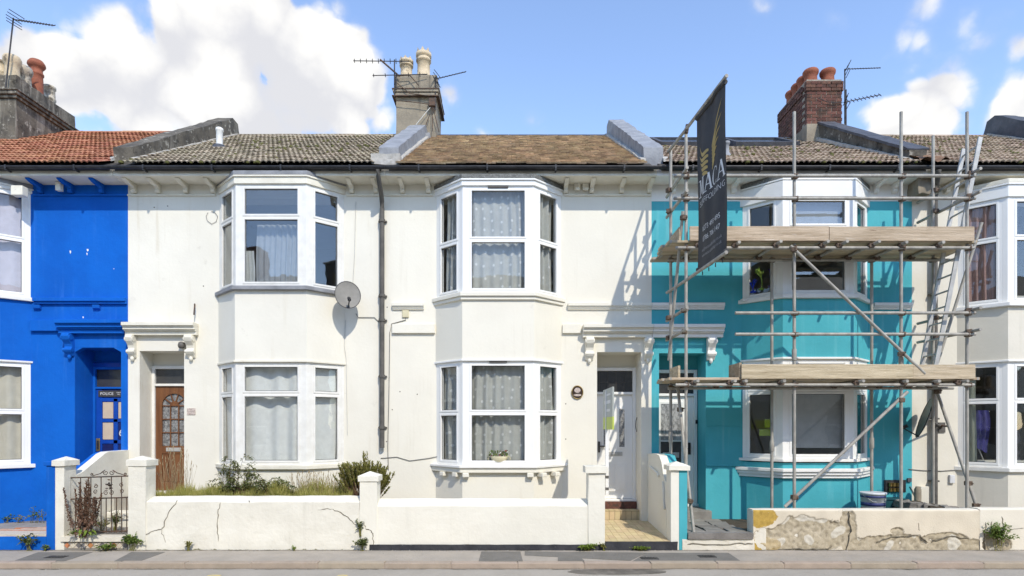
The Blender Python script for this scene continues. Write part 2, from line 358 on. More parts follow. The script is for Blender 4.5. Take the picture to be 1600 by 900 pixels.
def tag(o, label, cat=None, group=None, kind=None):
    if label: o['label'] = label
    if cat: o['category'] = cat
    if group: o['group'] = group
    if kind or cat: o['kind'] = kind or 'thing'
    return o


def thing(name, label, cat, loc=(0, 0, 0), group=None):
    o = link(bpy.data.objects.new(name, None)); o.location = loc; o.empty_display_size = .1
    ORG[o.name] = Vector(loc)
    return tag(o, label, cat, group)


class MB:
    def __init__(s): s.v = []; s.f = []; s.smooth = []
    def add(s, vs, fs, smooth=False):
        n = len(s.v); s.v += [tuple(v) for v in vs]; s.f += [tuple(i + n for i in f) for f in fs]; s.smooth += [smooth] * len(fs)
        return s
    def box(s, x0, x1, y0, y1, z0, z1):
        vs = [(x, y, z) for z in (z0, z1) for y in (y0, y1) for x in (x0, x1)]
        return s.add(vs, [(0, 2, 3, 1), (4, 5, 7, 6), (0, 1, 5, 4), (1, 3, 7, 5), (3, 2, 6, 7), (2, 0, 4, 6)])
    def obox(s, o, t, n, u0, u1, n0, n1, z0, z1):
        """box in a plan frame: origin o (x, y), along t, outward n"""
        vs = []
        for z in (z0, z1):
            for w in (n0, n1):
                for u in (u0, u1): vs.append((o[0] + t[0] * u + n[0] * w, o[1] + t[1] * u + n[1] * w, z))
        return s.add(vs, [(0, 1, 3, 2), (4, 6, 7, 5), (0, 4, 5, 1), (1, 5, 7, 3), (3, 7, 6, 2), (2, 6, 4, 0)])
    def prism_z(s, pts, z0, z1):
        k = len(pts); vs = [(p[0], p[1], z0) for p in pts] + [(p[0], p[1], z1) for p in pts]
        return s.add(vs, [tuple(range(k))[::-1], tuple(range(k, 2 * k))] + [(i, (i + 1) % k, k + (i + 1) % k, k + i) for i in range(k)])
    def prism_x(s, pts, x0, x1):
        """pts in (y, z)"""
        k = len(pts); vs = [(x0, p[0], p[1]) for p in pts] + [(x1, p[0], p[1]) for p in pts]
        return s.add(vs, [tuple(range(k))[::-1], tuple(range(k, 2 * k))] + [(i, (i + 1) % k, k + (i + 1) % k, k + i) for i in range(k)])
    def prism_y(s, pts, y0, y1):
        """pts in (x, z)"""
        k = len(pts); vs = [(p[0], y0, p[1]) for p in pts] + [(p[0], y1, p[1]) for p in pts]
        return s.add(vs, [tuple(range(k)), tuple(range(k, 2 * k))[::-1]] + [(i, k + i, k + (i + 1) % k, (i + 1) % k) for i in range(k)])
    def tube(s, pts, r, n=8, cap=True, r2=None):
        pts = [Vector(p) for p in pts]; rings = []
        for i, p in enumerate(pts):
            a = pts[max(0, i - 1)]; b = pts[min(len(pts) - 1, i + 1)]; t = (b - a).normalized()
            up = Vector((0, 0, 1)) if abs(t.z) < .9 else Vector((1, 0, 0))
            x = t.cross(up).normalized(); y = t.cross(x)
            rr = r if r2 is None else r + (r2 - r) * i / (len(pts) - 1)
            rings.append([p + x * math.cos(2 * math.pi * k / n) * rr + y * math.sin(2 * math.pi * k / n) * rr for k in range(n)])
        vs = [v for g in rings for v in g]
        fs = [(i * n + k, i * n + (k + 1) % n, (i + 1) * n + (k + 1) % n, (i + 1) * n + k) for i in range(len(pts) - 1) for k in range(n)]
        s.add(vs, fs, True)
        if cap:
            s.add(rings[0], [tuple(range(n))[::-1]]); s.add(rings[-1], [tuple(range(n))])
        return s
    def lathe(s, prof, c, n=18, cap=True):
        """prof: (radius, z) from bottom to top, about the vertical through c"""
        vs = [(c[0] + r * math.cos(2 * math.pi * k / n), c[1] + r * math.sin(2 * math.pi * k / n), c[2] + z) for r, z in prof for k in range(n)]
        m = len(prof)
        fs = [(i * n + k, i * n + (k + 1) % n, (i + 1) * n + (k + 1) % n, (i + 1) * n + k) for i in range(m - 1) for k in range(n)]
        s.add(vs, fs, True)
        if cap: s.add(vs[-n:], [tuple(range(n))]); s.add(vs[:n], [tuple(range(n))[::-1]])
        return s
    def grid(s, fn, nu, nv, smooth=True, flip=False):
        vs = [fn(i / nu, j / nv) for j in range(nv + 1) for i in range(nu + 1)]
        fs = []
        for j in range(nv):
            for i in range(nu):
                a = j * (nu + 1) + i; q = (a, a + 1, a + nu + 2, a + nu + 1)
                fs.append(q[::-1] if flip else q)
        return s.add(vs, fs, smooth)
    def mesh(s, name, mat, org=Vector((0, 0, 0))):
        me = bpy.data.meshes.new(name)
        me.from_pydata([(v[0] - org[0], v[1] - org[1], v[2] - org[2]) for v in s.v], [], s.f)
        me.polygons.foreach_set('use_smooth', s.smooth)
        if mat: me.materials.append(MATS[mat])
        me.update()
        return me
    def build(s, name, mat, parent=None, bevel=0, loc=None, fix=False):
        if parent is not None: org = ORG[parent.name]
        else: org = Vector(loc) if loc is not None else Vector((0, 0, 0))
        me = s.mesh(name, mat, org)
        if fix:
            bm = bmesh.new(); bm.from_mesh(me); bmesh.ops.recalc_face_normals(bm, faces=bm.faces); bm.to_mesh(me); bm.free()
        o = link(bpy.data.objects.new(name, me), parent)
        if parent is None: o.location = org
        ORG[o.name] = org
        if bevel:
            md = o.modifiers.new('bevel', 'BEVEL'); md.width = bevel; md.segments = 2; md.limit_method = 'ANGLE'; md.angle_limit = R(40)
        return o


def roughen(o, cut=.12, amp=.008, size=.3, seed=0):
    """subdivide a hand-made block and push it about a little, as old rendered masonry is"""
    me = o.data; bm = bmesh.new(); bm.from_mesh(me)
    bmesh.ops.remove_doubles(bm, verts=bm.verts, dist=1e-5)
    for _ in range(7):
        es = [e for e in bm.edges if e.calc_length() > cut * 1.6]
        if not es or len(bm.faces) > 12000: break
        bmesh.ops.subdivide_edges(bm, edges=es, cuts=1, use_grid_fill=True)
    bmesh.ops.triangulate(bm, faces=[f for f in bm.faces if len(f.verts) > 4])
    org = ORG[o.name]; bm.normal_update()
    for v in bm.verts:
        p = (v.co + org) / size + Vector((seed * 7.1, 0, 0))
        v.co += noise.noise_vector(p) * amp + noise.noise_vector(p * 3.3) * amp * .4
    bm.to_mesh(me); bm.free(); me.update()
    return o


def rect_wall(x0, x1, z0, z1, y, holes, depth):
    """front sheet of a wall with openings, their reveals and a back sheet"""
    xs = sorted({x0, x1, *[h[0] for h in holes], *[h[1] for h in holes]}); zs = sorted({z0, z1, *[h[2] for h in holes], *[h[3] for h in holes]})
    m = MB()
    def inside(a, b): return any(h[0] < a < h[1] and h[2] < b < h[3] for h in holes)
    for i in range(len(xs) - 1):
        for j in range(len(zs) - 1):
            a, b, c, e = xs[i], xs[i + 1], zs[j], zs[j + 1]
            if inside((a + b) / 2, (c + e) / 2): continue
            m.add([(a, y, c), (b, y, c), (b, y, e), (a, y, e)], [(0, 1, 2, 3)])
            m.add([(a, y + depth, c), (b, y + depth, c), (b, y + depth, e), (a, y + depth, e)], [(3, 2, 1, 0)])
    for (a, b, c, e) in holes:
        m.add([(a, y, c), (b, y, c), (b, y, e), (a, y, e), (a, y + depth, c), (b, y + depth, c), (b, y + depth, e), (a, y + depth, e)],
              [(0, 4, 5, 1), (1, 5, 6, 2), (2, 6, 7, 3), (3, 7, 4, 0)])
    m.add([(x0, y, z0), (x0, y + depth, z0), (x0, y + depth, z1), (x0, y, z1)], [(0, 1, 2, 3)])
    m.add([(x1, y, z0), (x1, y + depth, z0), (x1, y + depth, z1), (x1, y, z1)], [(3, 2, 1, 0)])
    return m


def dup(o, parent, loc):
    c = o.copy(); link(c); c.parent = parent; c.location = loc; return c


def text_mesh(txt, size, font_shear=0., spacing=1., thin=0.):
    cu = bpy.data.curves.new('lettering', 'FONT'); cu.body = txt; cu.size = size; cu.extrude = .0012; cu.shear = font_shear
    cu.space_character = spacing; cu.align_x = 'CENTER'; cu.resolution_u = 2; cu.offset = thin
    o = bpy.data.objects.new('lettering', cu); COL.objects.link(o)
    me = bpy.data.meshes.new_from_object(o.evaluated_get(bpy.context.evaluated_depsgraph_get()))
    bpy.data.objects.remove(o, do_unlink=True)
    return me
# ------------------------------------------------------------------ ground, road, pavement
tag(MB().box(-900, 900, -900, 1500, -.5, -.14).build('ground', 'concrete'), None, kind='structure')
tag(MB().box(-60, 60, 2.0, 8.2, -.3, -.08).build('road', 'asphalt_road'), None, kind='structure')
pav = tag(MB().box(-60, 60, 8.332, 10.7, -.3, 0).build('pavement', 'asphalt_path'), None, kind='structure')
kerb = tag(MB().box(-60, 60, 8.204, 8.33, -.3, -.012).build('kerb', 'kerb_stone'), None, kind='structure')
kb = MB().box(0, .905, 8.198, 8.331, -.2, .003).mesh('kerb_stone', 'kerb_stone')
for i in range(24):
    o = link(bpy.data.objects.new('kerb_stone', kb), kerb); o.location = (-10.9 + i * .915, random.uniform(-.003, .003), random.uniform(-.003, .003))
    md = o.modifiers.new('bevel', 'BEVEL'); md.width = .012; md.segments = 2


# the other side of the street, behind the camera: it shuts off the low sky and shows in the window panes
tag(MB().box(-60, 60, -3.0, 1.9, -.3, 0).build('far_pavement', 'asphalt_path'), None, kind='structure')
ox = MB(); holes = []
for i in range(-6, 7):
    c = i * 4.64
    holes += [(c - 1.6, c - .2, 1.1, 2.7), (c - 1.6, c - .2, 4.0, 5.5), (c + .7, c + 1.6, .2, 2.5), (c + .75, c + 1.55, 4.1, 5.5)]
opp = rect_wall(-30, 30, -.1, 6.4, -3.0, holes, -.35).build('opposite_terrace', 'render_opposite'); tag(opp, None, kind='structure')
for i, h_ in enumerate(holes):
    if abs(h_[0]) > 14: continue
    f_ = MB()
    for (a_, b_, c_, e_) in ((h_[0], h_[0] + .07, h_[2], h_[3]), (h_[1] - .07, h_[1], h_[2], h_[3]), (h_[0] + .07, h_[1] - .07, h_[2], h_[2] + .07), (h_[0] + .07, h_[1] - .07, h_[3] - .07, h_[3]), (h_[0] + .07, h_[1] - .07, (h_[2] + h_[3]) / 2 - .03, (h_[2] + h_[3]) / 2 + .03)):
        f_.box(a_, b_, -3.16, -3.1, c_, e_)
    w_ = f_.build('window_frame', 'trim_clean', opp); MB().box(h_[0] + .07, h_[1] - .07, -3.14, -3.13, h_[2] + .07, h_[3] - .07).build('pane', 'glass_dark', w_)
MB().prism_x([(-2.7, 6.3), (-7.0, 8.8), (-11.3, 6.3)], -30.3, 30.3).build('roof', 'tile_grey', opp, fix=True)
for i in range(-6, 8): MB().box(i * 4.64 - 2.9, i * 4.64 - 2.0, -7.4, -6.4, 8.0, 10.0).build('chimney', 'brick_red', opp)


def patch(parent, name, mat, pts, z0, z1, **k):
    """a flat piece let into the pavement; pts are plan points"""
    return MB().prism_z(pts, z0, z1).build(name, mat, parent, **k)


def gp(px, py, z=0.):        # photo pixel on level ground -> plan point
    Y = (EYE - z) * F / (py - 668); return ((px - 800) * Y / F, Y)


patch(pav, 'asphalt_patch', 'asphalt_patch', [gp(748, 877.3), gp(817, 877.3), gp(813, 862), gp(752, 862)], -.1, .005)
patch(pav, 'asphalt_patch', 'asphalt_patch', [gp(20, 877.3), gp(100, 877.3), gp(145, 863), gp(60, 863)], -.1, .004)
patch(pav, 'asphalt_patch', 'asphalt_patch', [gp(178, 877.3), gp(218, 877.3), gp(258, 863), gp(205, 863)], -.1, .0045)
patch(pav, 'asphalt_patch', 'asphalt_patch', [gp(988, 877.3), gp(1158, 877.3), gp(1138, 864), gp(1010, 864)], -.1, .0035)
patch(pav, 'asphalt_patch', 'asphalt_patch', [gp(820, 868), gp(985, 876.5), gp(1010, 864), gp(820, 861.8)], -.1, .0055)
patch(pav, 'asphalt_patch', 'asphalt_patch', [gp(872, 877), gp(913, 877), gp(907, 871), gp(872, 870)], -.1, .0082)


def cover(x, y, w, dd):
    m = MB().box(x - w / 2, x + w / 2, y - dd / 2, y + dd / 2, -.1, .011)
    o = m.build('inspection_cover', 'cast_iron', pav)
    g = MB()
    for i in range(5):
        g.box(x - w / 2 + .02 + i * (w - .04) / 5, x - w / 2 + .02 + (i + .6) * (w - .04) / 5, y - dd / 2 + .015, y + dd / 2 - .015, .011, .016)
    g.build('tread', 'cast_iron', o)


for (px, py, w, dd) in ((88, 871, .26, .14), (1015, 873, .24, .13), (1105, 870, .24, .14)):
    x, y = gp(px, py); cover(x, y, w, dd)
# the oval shadow by the kerb is painted as a dark patch further down
# dirt lying in the angle between the walls and the pavement, and in the gutter
for (xa_, xb_, y_, z_, wd, sd) in ((-11, 11, YW - .002, .0035, .055, 1), (-11, 11, 8.197, -.0775, .06, 2)):
    rr_ = random.Random(sd); top_ = []; bot_ = []; x_ = xa_
    while x_ < xb_:
        top_.append((x_, y_)); bot_.append((x_, y_ - wd * max(.1, .5 + .9 * noise.noise(Vector((x_ * 2.3, sd, 0))) + .5 * noise.noise(Vector((x_ * 11, sd, 2)))))); x_ += .05
    vs_ = [(*p_, z_) for p_ in top_] + [(*p_, z_) for p_ in bot_]; n_ = len(top_)
    MB().add(vs_, [(i_, n_ + i_, n_ + i_ + 1, i_ + 1) for i_ in range(n_ - 1)]).build('gutter_dirt', 'soil_pale', pav)
gr_ = MB(); rr_ = random.Random(77)
for _ in range(420):
    g_ = rr_.random(); x_ = rr_.uniform(-9.5, 9.5); y_ = YW - .02 - abs(rr_.gauss(0, .05)) if g_ < .5 else (8.19 - abs(rr_.gauss(0, .05)) if g_ < .8 else rr_.uniform(7.6, 9.0)); z_ = 0 if y_ > 8.2 else -.08; q_ = rr_.uniform(.004, .011)
    gr_.add([(x_ - q_, y_ - q_, z_), (x_ + q_, y_ - q_ * .6, z_), (x_ + q_ * .3, y_ + q_, z_), (x_, y_, z_ + q_ * 1.1)], [(0, 1, 3), (1, 2, 3), (2, 0, 3)])
tag(gr_.build('grit', 'concrete'), 'loose grit and crumbs along the wall foot and gutter', 'grit', kind='stuff')
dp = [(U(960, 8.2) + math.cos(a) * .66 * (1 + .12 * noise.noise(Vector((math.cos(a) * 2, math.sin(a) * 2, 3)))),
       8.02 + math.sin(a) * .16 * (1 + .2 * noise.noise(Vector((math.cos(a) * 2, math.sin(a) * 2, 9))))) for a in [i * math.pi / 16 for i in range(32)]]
tag(MB().prism_z(dp, -.1, -.0755).build('shadow_patch', 'shadow_asphalt'), 'dark oval shadow painted on the road surface at the kerb', 'painted shadow')  # oval shadow laid on the road as a darker flat piece
for (px, w) in ((336, .10), (536, .08)):
    x = U(px, 7.83)
    pts = [(x - w * (1 + random.uniform(-.2, .2)), 7.60), (x + w, 7.60), (x + w * .8, 7.84), (x - w * .1, 7.865), (x - w * .8, 7.845)]
    tag(MB().prism_z(pts, -.1, -.0758).build('road_marking', 'yellow_line'), {336: 'worn yellow fleck of road line below the iron gate', 536: 'worn yellow fleck of road line below the green bush'}[px], 'road marking', 'worn yellow road line')

# ------------------------------------------------------------------ house parts
def plan(a, b):
    t = Vector((b[0] - a[0], b[1] - a[1])); L = t.length; t /= L
    return t, Vector((t.y, -t.x)), L


def bay_pts(cx, over=0., hr=1.125, hf=.61, depth=YF - YB):
    return [(cx - hr - over, YF), (cx - hf - over * .41, YF - depth - over), (cx + hf + over * .41, YF - depth - over), (cx + hr + over, YF)]


def bay_solid(cx, z0, z1, over=0.):
    p = bay_pts(cx, over); return MB().prism_z(p, z0, z1)


def window_unit(house, a, b, z0, z1, rails, fr=.055, sash=.035, mat='upvc', glass='glass', trims=(True, True), skip_sash=()):
    """frame with lights between the rails; a, b plan points seen left to right from outside"""
    t, n, L = plan(a, b); m = MB()
    m.obox(a, t, n, 0, fr, -.07, 0, z0, z1); m.obox(a, t, n, L - fr, L, -.07, 0, z0, z1)
    m.obox(a, t, n, fr, L - fr, -.07, -.001, z0, z0 + fr); m.obox(a, t, n, fr, L - fr, -.07, -.001, z1 - fr, z1)
    edges = [z0 + fr]
    for r in rails:
        m.obox(a, t, n, fr, L - fr, -.07, -.002, r - fr * .45, r + fr * .45); edges += [r - fr * .45, r + fr * .45]
    edges.append(z1 - fr)
    lights = [(edges[i], edges[i + 1]) for i in range(0, len(edges), 2)]
    for k, (p, q) in enumerate(lights):
        s = sash if k not in skip_sash else .014
        d0, d1 = (-.062, .008) if k not in skip_sash else (-.055, -.022)
        u0, u1 = fr - (.012 if k not in skip_sash else 0), L - fr + (.012 if k not in skip_sash else 0)
        p0, q0 = p - (.012 if k not in skip_sash else 0), q + (.012 if k not in skip_sash else 0)
        m.obox(a, t, n, u0, u0 + s, d0, d1, p0, q0); m.obox(a, t, n, u1 - s, u1, d0, d1, p0, q0)
        m.obox(a, t, n, u0 + s, u1 - s, d0, d1 - .001, p0, p0 + s); m.obox(a, t, n, u0 + s, u1 - s, d0, d1 - .001, q0 - s, q0)
    w = m.build('window', mat, house, bevel=.004)
    for k, (p, q) in enumerate(lights):
        s = (sash if k not in skip_sash else .014) - .014
        MB().obox(a, t, n, fr + s, L - fr - s, -.034, -.028, p + s, q - s).build('pane', glass, w)
        g = MB()   # dark glazing gasket round the glass
        e = .007; u0, u1, pp, qq = fr + s + .004, L - fr - s - .004, p + s + .004, q - s - .004
        for (ua, ub, za, zb) in ((u0, u0 + e, pp, qq), (u1 - e, u1, pp, qq), (u0 + e, u1 - e, pp, pp + e), (u0 + e, u1 - e, qq - e, qq)):
            g.obox(a, t, n, ua, ub, -.0278, -.024, za, zb)
        g.build('gasket', 'black_plastic', w)
    return w


def bay_windows(house, cx, z0, z1, rails, mat='upvc', glass=('glass',) * 3, which=(0, 1, 2), **k):
    """three windows round the bay with corner posts; which: left cant, front, right cant"""
    p = bay_pts(cx, -.02); post = .075
    ws = []
    for i in which:
        t, n, L = plan(p[i], p[i + 1])
        a = (p[i][0] + t.x * post * (.6 if i == 0 else 1), p[i][1] + t.y * post * (.6 if i == 0 else 1))
        b = (p[i + 1][0] - t.x * post * (.6 if i == 2 else 1), p[i + 1][1] - t.y * post * (.6 if i == 2 else 1))
        ws.append(window_unit(house, a, b, z0, z1, rails, mat=mat, glass=glass[i], **k))
    for i in (1, 2):
        t0, n0, L0 = plan(p[i - 1], p[i]); t1, n1, L1 = plan(p[i], p[i + 1]); c = Vector(p[i])
        inn = -(n0 + n1).normalized() * .10
        pts = [c - t0 * (post + .002), c + (n0 + n1).normalized() * .004, c + t1 * (post + .002), c + t1 * post + inn * .7, c - t0 * post + inn * .7]
        MB().prism_z([(q.x, q.y) for q in pts], z0 - .004, z1 + .004).build('corner_post', mat, house, bevel=.006, fix=True)
    for i, sgn in ((0, 1), (3, -1)):
        q = Vector(p[i]); t, n, L = plan(p[0], p[1]) if i == 0 else plan(p[3], p[2])
        pts = [q, q + t * post * .58, q + t * post * .58 + Vector((sgn * .07, .03)), q + Vector((sgn * .07, 0))]
        MB().prism_z([(s.x, s.y) for s in pts], z0 - .003, z1 + .003).build('side_post', mat, house, fix=True)
    return ws


def curtain(label, pts, z0, z1, mat, amp=.03, wl=.12, n=60, cat='curtain', name='curtain', group='curtains hanging in the bay windows', hem=0., seed=0):
    """cloth hung along a plan path inside a window"""
    P = [Vector(p) for p in pts]; seg = [(P[i + 1] - P[i]).length for i in range(len(P) - 1)]; T = sum(seg)
    rnd = random.Random(seed + 5); ph = [rnd.uniform(0, 6.28) for _ in range(6)]
    m = MB(); uvs = []; rows = 14
    def at(s):
        for i, L in enumerate(seg):
            if s <= L + 1e-6 or i == len(seg) - 1:
                t = (P[i + 1] - P[i]) / L; return P[i] + t * s, Vector((t.y, -t.x))
            s -= L
    vs = []; fs = []
    for j in range(rows + 1):
        v = j / rows
        for i in range(n + 1):
            s = T * i / n; p, nn = at(s)
            w = math.sin(2 * math.pi * s / wl + ph[0] + .9 * math.sin(s * 5 + ph[1])) + .45 * math.sin(2 * math.pi * s / (wl * 1.9) + ph[2] + v * .7)
            k = amp * (.6 + .4 * math.sin(s * 3.1 + ph[3])) * (1.05 - .35 * v) * w
            zz = z0 + (z1 - z0) * v + (hem * math.sin(2 * math.pi * s / wl * 1.0 + ph[4]) if j == 0 else 0)
            vs.append((p.x + nn.x * k + .012 * math.sin(v * 4 + s * 2 + ph[5]), p.y + nn.y * k, zz)); uvs.append((s * 1.25, zz))
    for j in range(rows):
        for i in range(n):
            a = j * (n + 1) + i; fs.append((a, a + 1, a + n + 2, a + n + 1))
    m.add(vs, fs, True)
    o = m.build(name, mat, None, loc=(P[0].x, P[0].y, z0))
    uv = o.data.uv_layers.new(name='UVMap')
    for lp in o.data.loops: uv.data[lp.index].uv = uvs[lp.vertex_index]
    return tag(o, label, cat, group)


def bracket(house, x, mat, z0=6.005, z1=6.165, yf=10.27, w=.075):
    """scrolled eaves bracket"""
    pts = [(YF + .01, z0), (YF - .055, z0 + .008), (YF - .085, z0 + .035), (YF - .075, z0 + .07), (YF - .11, z0 + .095), (YF - .2, z0 + .10), (YF - .26, z0 + .115), (yf, z1 - .02), (yf, z1), (YF + .01, z1)]
    o = MB().prism_x(pts, x - w / 2, x + w / 2).build('eaves_bracket', mat, house, bevel=.006, fix=True)
    return o


def corbel(house, x, mat, ztop, h=.40, w=.14, yo=.15):
    """scrolled console under a door hood"""
    y = YF; b = ztop - h
    pts = [(y + .01, ztop), (y - yo, ztop), (y - yo - .012, ztop - .05), (y - yo + .01, ztop - .11), (y - yo * .55, ztop - .18), (y - yo * .45, ztop - .23), (y - yo * .62, ztop - .27),
           (y - yo * .60, ztop - .32), (y - yo * .38, b + .045), (y - yo * .2, b + .01), (y + .01, b)]
    o = MB().prism_x(pts, x - w / 2, x + w / 2).build('corbel', mat, house, bevel=.012, fix=True)
    MB().tube([(x - w / 2 - .012, y - yo * .72, ztop - .07), (x + w / 2 + .012, y - yo * .72, ztop - .07)], .045, 12).build('scroll', mat, o)
    MB().tube([(x - w / 2 - .010, y - yo * .48, ztop - .285), (x + w / 2 + .010, y - yo * .48, ztop - .285)], .035, 12).build('scroll', mat, o)
    MB().lathe([(.0, -.07), (.028, -.045), (.035, -.01), (.02, .02)], (x, y - .035, b + .01), 10).build('drop', mat, o)
    return o


def moulding(house, name, x0, x1, z0, z1, mat, out=.06, steps=((0, 1, 1),), ret=True, yb=YF):
    """string course or hood: stacked steps (z from, z to as fractions, projection factor)"""
    m = MB()
    for i, (a, b, k) in enumerate(steps):
        e = out * k
        m.box(x0 - (e * .6 if ret else 0), x1 + (e * .6 if ret else 0), yb - e, yb + .02, z0 + (z1 - z0) * a + (.0006 if i else 0), z0 + (z1 - z0) * b)
    return m.build(name, mat, house, bevel=.005)


HOOD = ((0, .3, .45), (.3, .42, .6), (.42, .62, .78), (.62, .72, .86), (.72, 1, 1))


def gutter(house, x0, x1, y=10.125, z=6.285, mat='black_plastic'):
    n = 9; m = MB(); r = .05
    prof = [(y - r * math.cos(a), z - r * math.sin(a)) for a in [math.pi * i / n for i in range(n + 1)]] + [(y + (r - .006) * math.cos(a), z - (r - .006) * math.sin(a)) for a in [math.pi * i / n for i in range(n + 1)]]
    k = len(prof)
    vs = [(x0, *p) for p in prof] + [(x1, *p) for p in prof]
    m.add(vs, [(i, (i + 1) % k, k + (i + 1) % k, k + i) for i in range(k)], True)
    o = m.build('gutter', mat, house, fix=True)
    nb = max(2, int((x1 - x0) / .95))
    for i in range(nb):
        x = x0 + (i + .5) * (x1 - x0) / nb
        b = MB().box(x - .014, x + .014, y - r - .006, y - r + .004, z - .05, z + .012).box(x - .014, x + .014, y - .05, y + .09, z - r - .022, z - r - .004)
        b.build('gutter_bracket', mat, o)
    return o


def tile_mesh(name, mat, w=.285, rolls=3, L=.36, h=.028, lip=.031):
    """one interlocking roll tile; local x across, y up the slope, z out of the roof"""
    m = MB(); n = rolls * 6; top = []; low = []
    for i in range(n + 1):
        x = w * i / n; ph = (i % 6) / 6
        z = h * max(0, math.sin(math.pi * ph * 1.0)) ** 1.0 if rolls else 0
        top.append((x, z))
    def zz(x, i): return top[i][1]
    vs = [(x, 0, z + lip) for x, z in top] + [(x, L, z * .9) for x, z in top] + [(x, 0.004, z + lip - .02) for x, z in top]
    k = n + 1
    fs = [(i, i + 1, k + i + 1, k + i) for i in range(n)] + [(i + 1, i, 2 * k + i, 2 * k + i + 1) for i in range(n)]
    m.add(vs, fs, True)
    m.smooth = [True] * n + [False] * n
    return m.mesh(name, mat)


EAVE_Y, EAVE_Z, RIDGE_Y, RIDGE_Z = 10.09, 6.315, 14.4, 8.88


def roof(house, x0, x1, tmat, tm, gauge, width, ridge=RIDGE_Z, ridgemat=None, seed=1, skip=None, jit=.0):
    """deck with its rear slope, then the courses of tiles as pieces of it"""
    dy, dz = RIDGE_Y - EAVE_Y, ridge - EAVE_Z; SL = math.hypot(dy, dz); ang = math.atan2(dz, dy)
    back = RIDGE_Y + 3.9
    m = MB().prism_x([(EAVE_Y + .05, EAVE_Z - .02), (RIDGE_Y, ridge - .03), (back, EAVE_Z), (back, EAVE_Z - .1), (RIDGE_Y, ridge - .15), (EAVE_Y + .05, EAVE_Z - .1)], x0 - .12, x1 + .12)
    r = m.build('roof', 'roof_felt', house, fix=True)
    nr = int((SL - .05) / gauge); nc = int(round((x1 - x0) / width)); ww = (x1 - x0) / nc; rnd = random.Random(seed); made = 0
    off = ORG[house.name]; rest = MB()
    for j in range(nr + 1):
        for i in range(nc):
            s = j * gauge; x = x0 + i * ww
            if skip and skip(x, s): continue
            y = EAVE_Y + s * math.cos(ang); z = EAVE_Z + s * math.sin(ang)
            o = link(bpy.data.objects.new('roof_tile', tm), r); made += 1
            o.location = (x - off.x + rnd.uniform(-.004, .004), y - off.y, z - off.z + rnd.uniform(0, .010) - .035 * math.sin(math.pi * (x - x0) / (x1 - x0)) * math.sin(math.pi * min(1, s / SL)))
            o.rotation_euler = (ang + rnd.uniform(-.02, .010), rnd.uniform(-.012, .012) + jit * rnd.uniform(-1, 1), rnd.uniform(-.018, .018) + (rnd.uniform(-.06, .06) if rnd.random() < .03 else 0))
            o.scale = (ww / width * 1.004, 1 if s + .36 < SL + .06 else max(.25, (SL + .05 - s) / .36), 1)
    if jit:      # moss gathered in the joints
        ms = MB()
        for _ in range(150):
            s = gauge * rnd.randint(0, nr - 1) + rnd.uniform(-.01, .05); x = rnd.uniform(x0, x1); q = rnd.uniform(.015, .045); y = EAVE_Y + s * math.cos(ang); z = EAVE_Z + s * math.sin(ang) + .03
            if skip and skip(x, s): continue
            ms.lathe([(q, -.02), (q * 1.1, .0), (q * .7, q * .45), (q * .2, q * .6)], (x, y, z), 6)
        o = ms.build('moss', 'moss', r); o['kind'] = 'stuff'
    # ridge tiles
    k = int((x1 - x0) / .45); kw = (x1 - x0) / k
    rm = MB()
    prof = [(-.15, -.085), (-.10, -.025), (-.04, .02), (.04, .02), (.10, -.025), (.15, -.085)]
    rm.prism_x([(a, b) for a, b in prof] + [(a * .8, b - .03) for a, b in prof[::-1]], 0, kw - .012)
    rme = rm.mesh('ridge_tile', ridgemat or tmat)
    for i in range(k):
        o = link(bpy.data.objects.new('ridge_tile', rme), r); o.location = (x0 + i * kw - off.x, RIDGE_Y - off.y, ridge + .02 - off.z + rnd.uniform(0, .01))
    return r


def eaves(house, x0, x1, fmat='trim_white', wallmat='render_white', brackets=(), bmat=None, cx=None):
    MB().box(x0, x1, 10.20, 10.235, 6.165, 6.30).build('fascia', fmat, house)
    MB().box(x0, x1, 10.236, YF, 6.166, 6.19).build('soffit', fmat, house)
    for b in brackets: bracket(house, b, bmat or fmat)


def room(house, cx, z0, z1, mat='interior_wall'):
    x0, x1, y0, y1 = cx - 1.25, cx + 1.25, YF + .301, YF + 3.2
    vs = [(x, y, z) for z in (z0, z1) for y in (y0, y1) for x in (x0, x1)]
    return MB().add(vs, [(0, 1, 3, 2), (4, 6, 7, 5), (1, 5, 7, 3), (3, 7, 6, 2), (2, 6, 4, 0)]).build('room', mat, house)


def porch(house, xa, xb, zf, zt, yd, mat, ceil=None):
    """recess in which the front door stands: cheeks, ceiling and the wall round the frame"""
    vs = [(xa, YF + .299, zf), (xb, YF + .299, zf), (xb, YF + .299, zt), (xa, YF + .299, zt), (xa, yd, zf), (xb, yd, zf), (xb, yd, zt), (xa, yd, zt)]
    return MB().add(vs, [(0, 3, 7, 4), (1, 5, 6, 2), (3, 2, 6, 7), (0, 4, 5, 1)]).build('porch', mat, house)
# ------------------------------------------------------------------ the five houses
T_RED = tile_mesh('roof_tile', 'tile_red'); T_GREY = tile_mesh('roof_tile', 'tile_grey', L=.31); T_TAN = tile_mesh('roof_tile', 'tile_tan')


def plain_tile(name, mat, w, L, th=.014):
    m = MB(); m.add([(.003, 0, th), (w - .003, 0, th + .002), (w - .003, L, .002), (.003, L, 0), (.003, .003, 0), (w - .003, .003, 0)], [(0, 1, 2, 3), (1, 0, 4, 5), (0, 3, 4), (1, 5, 2)])
    return m.mesh(name, mat)


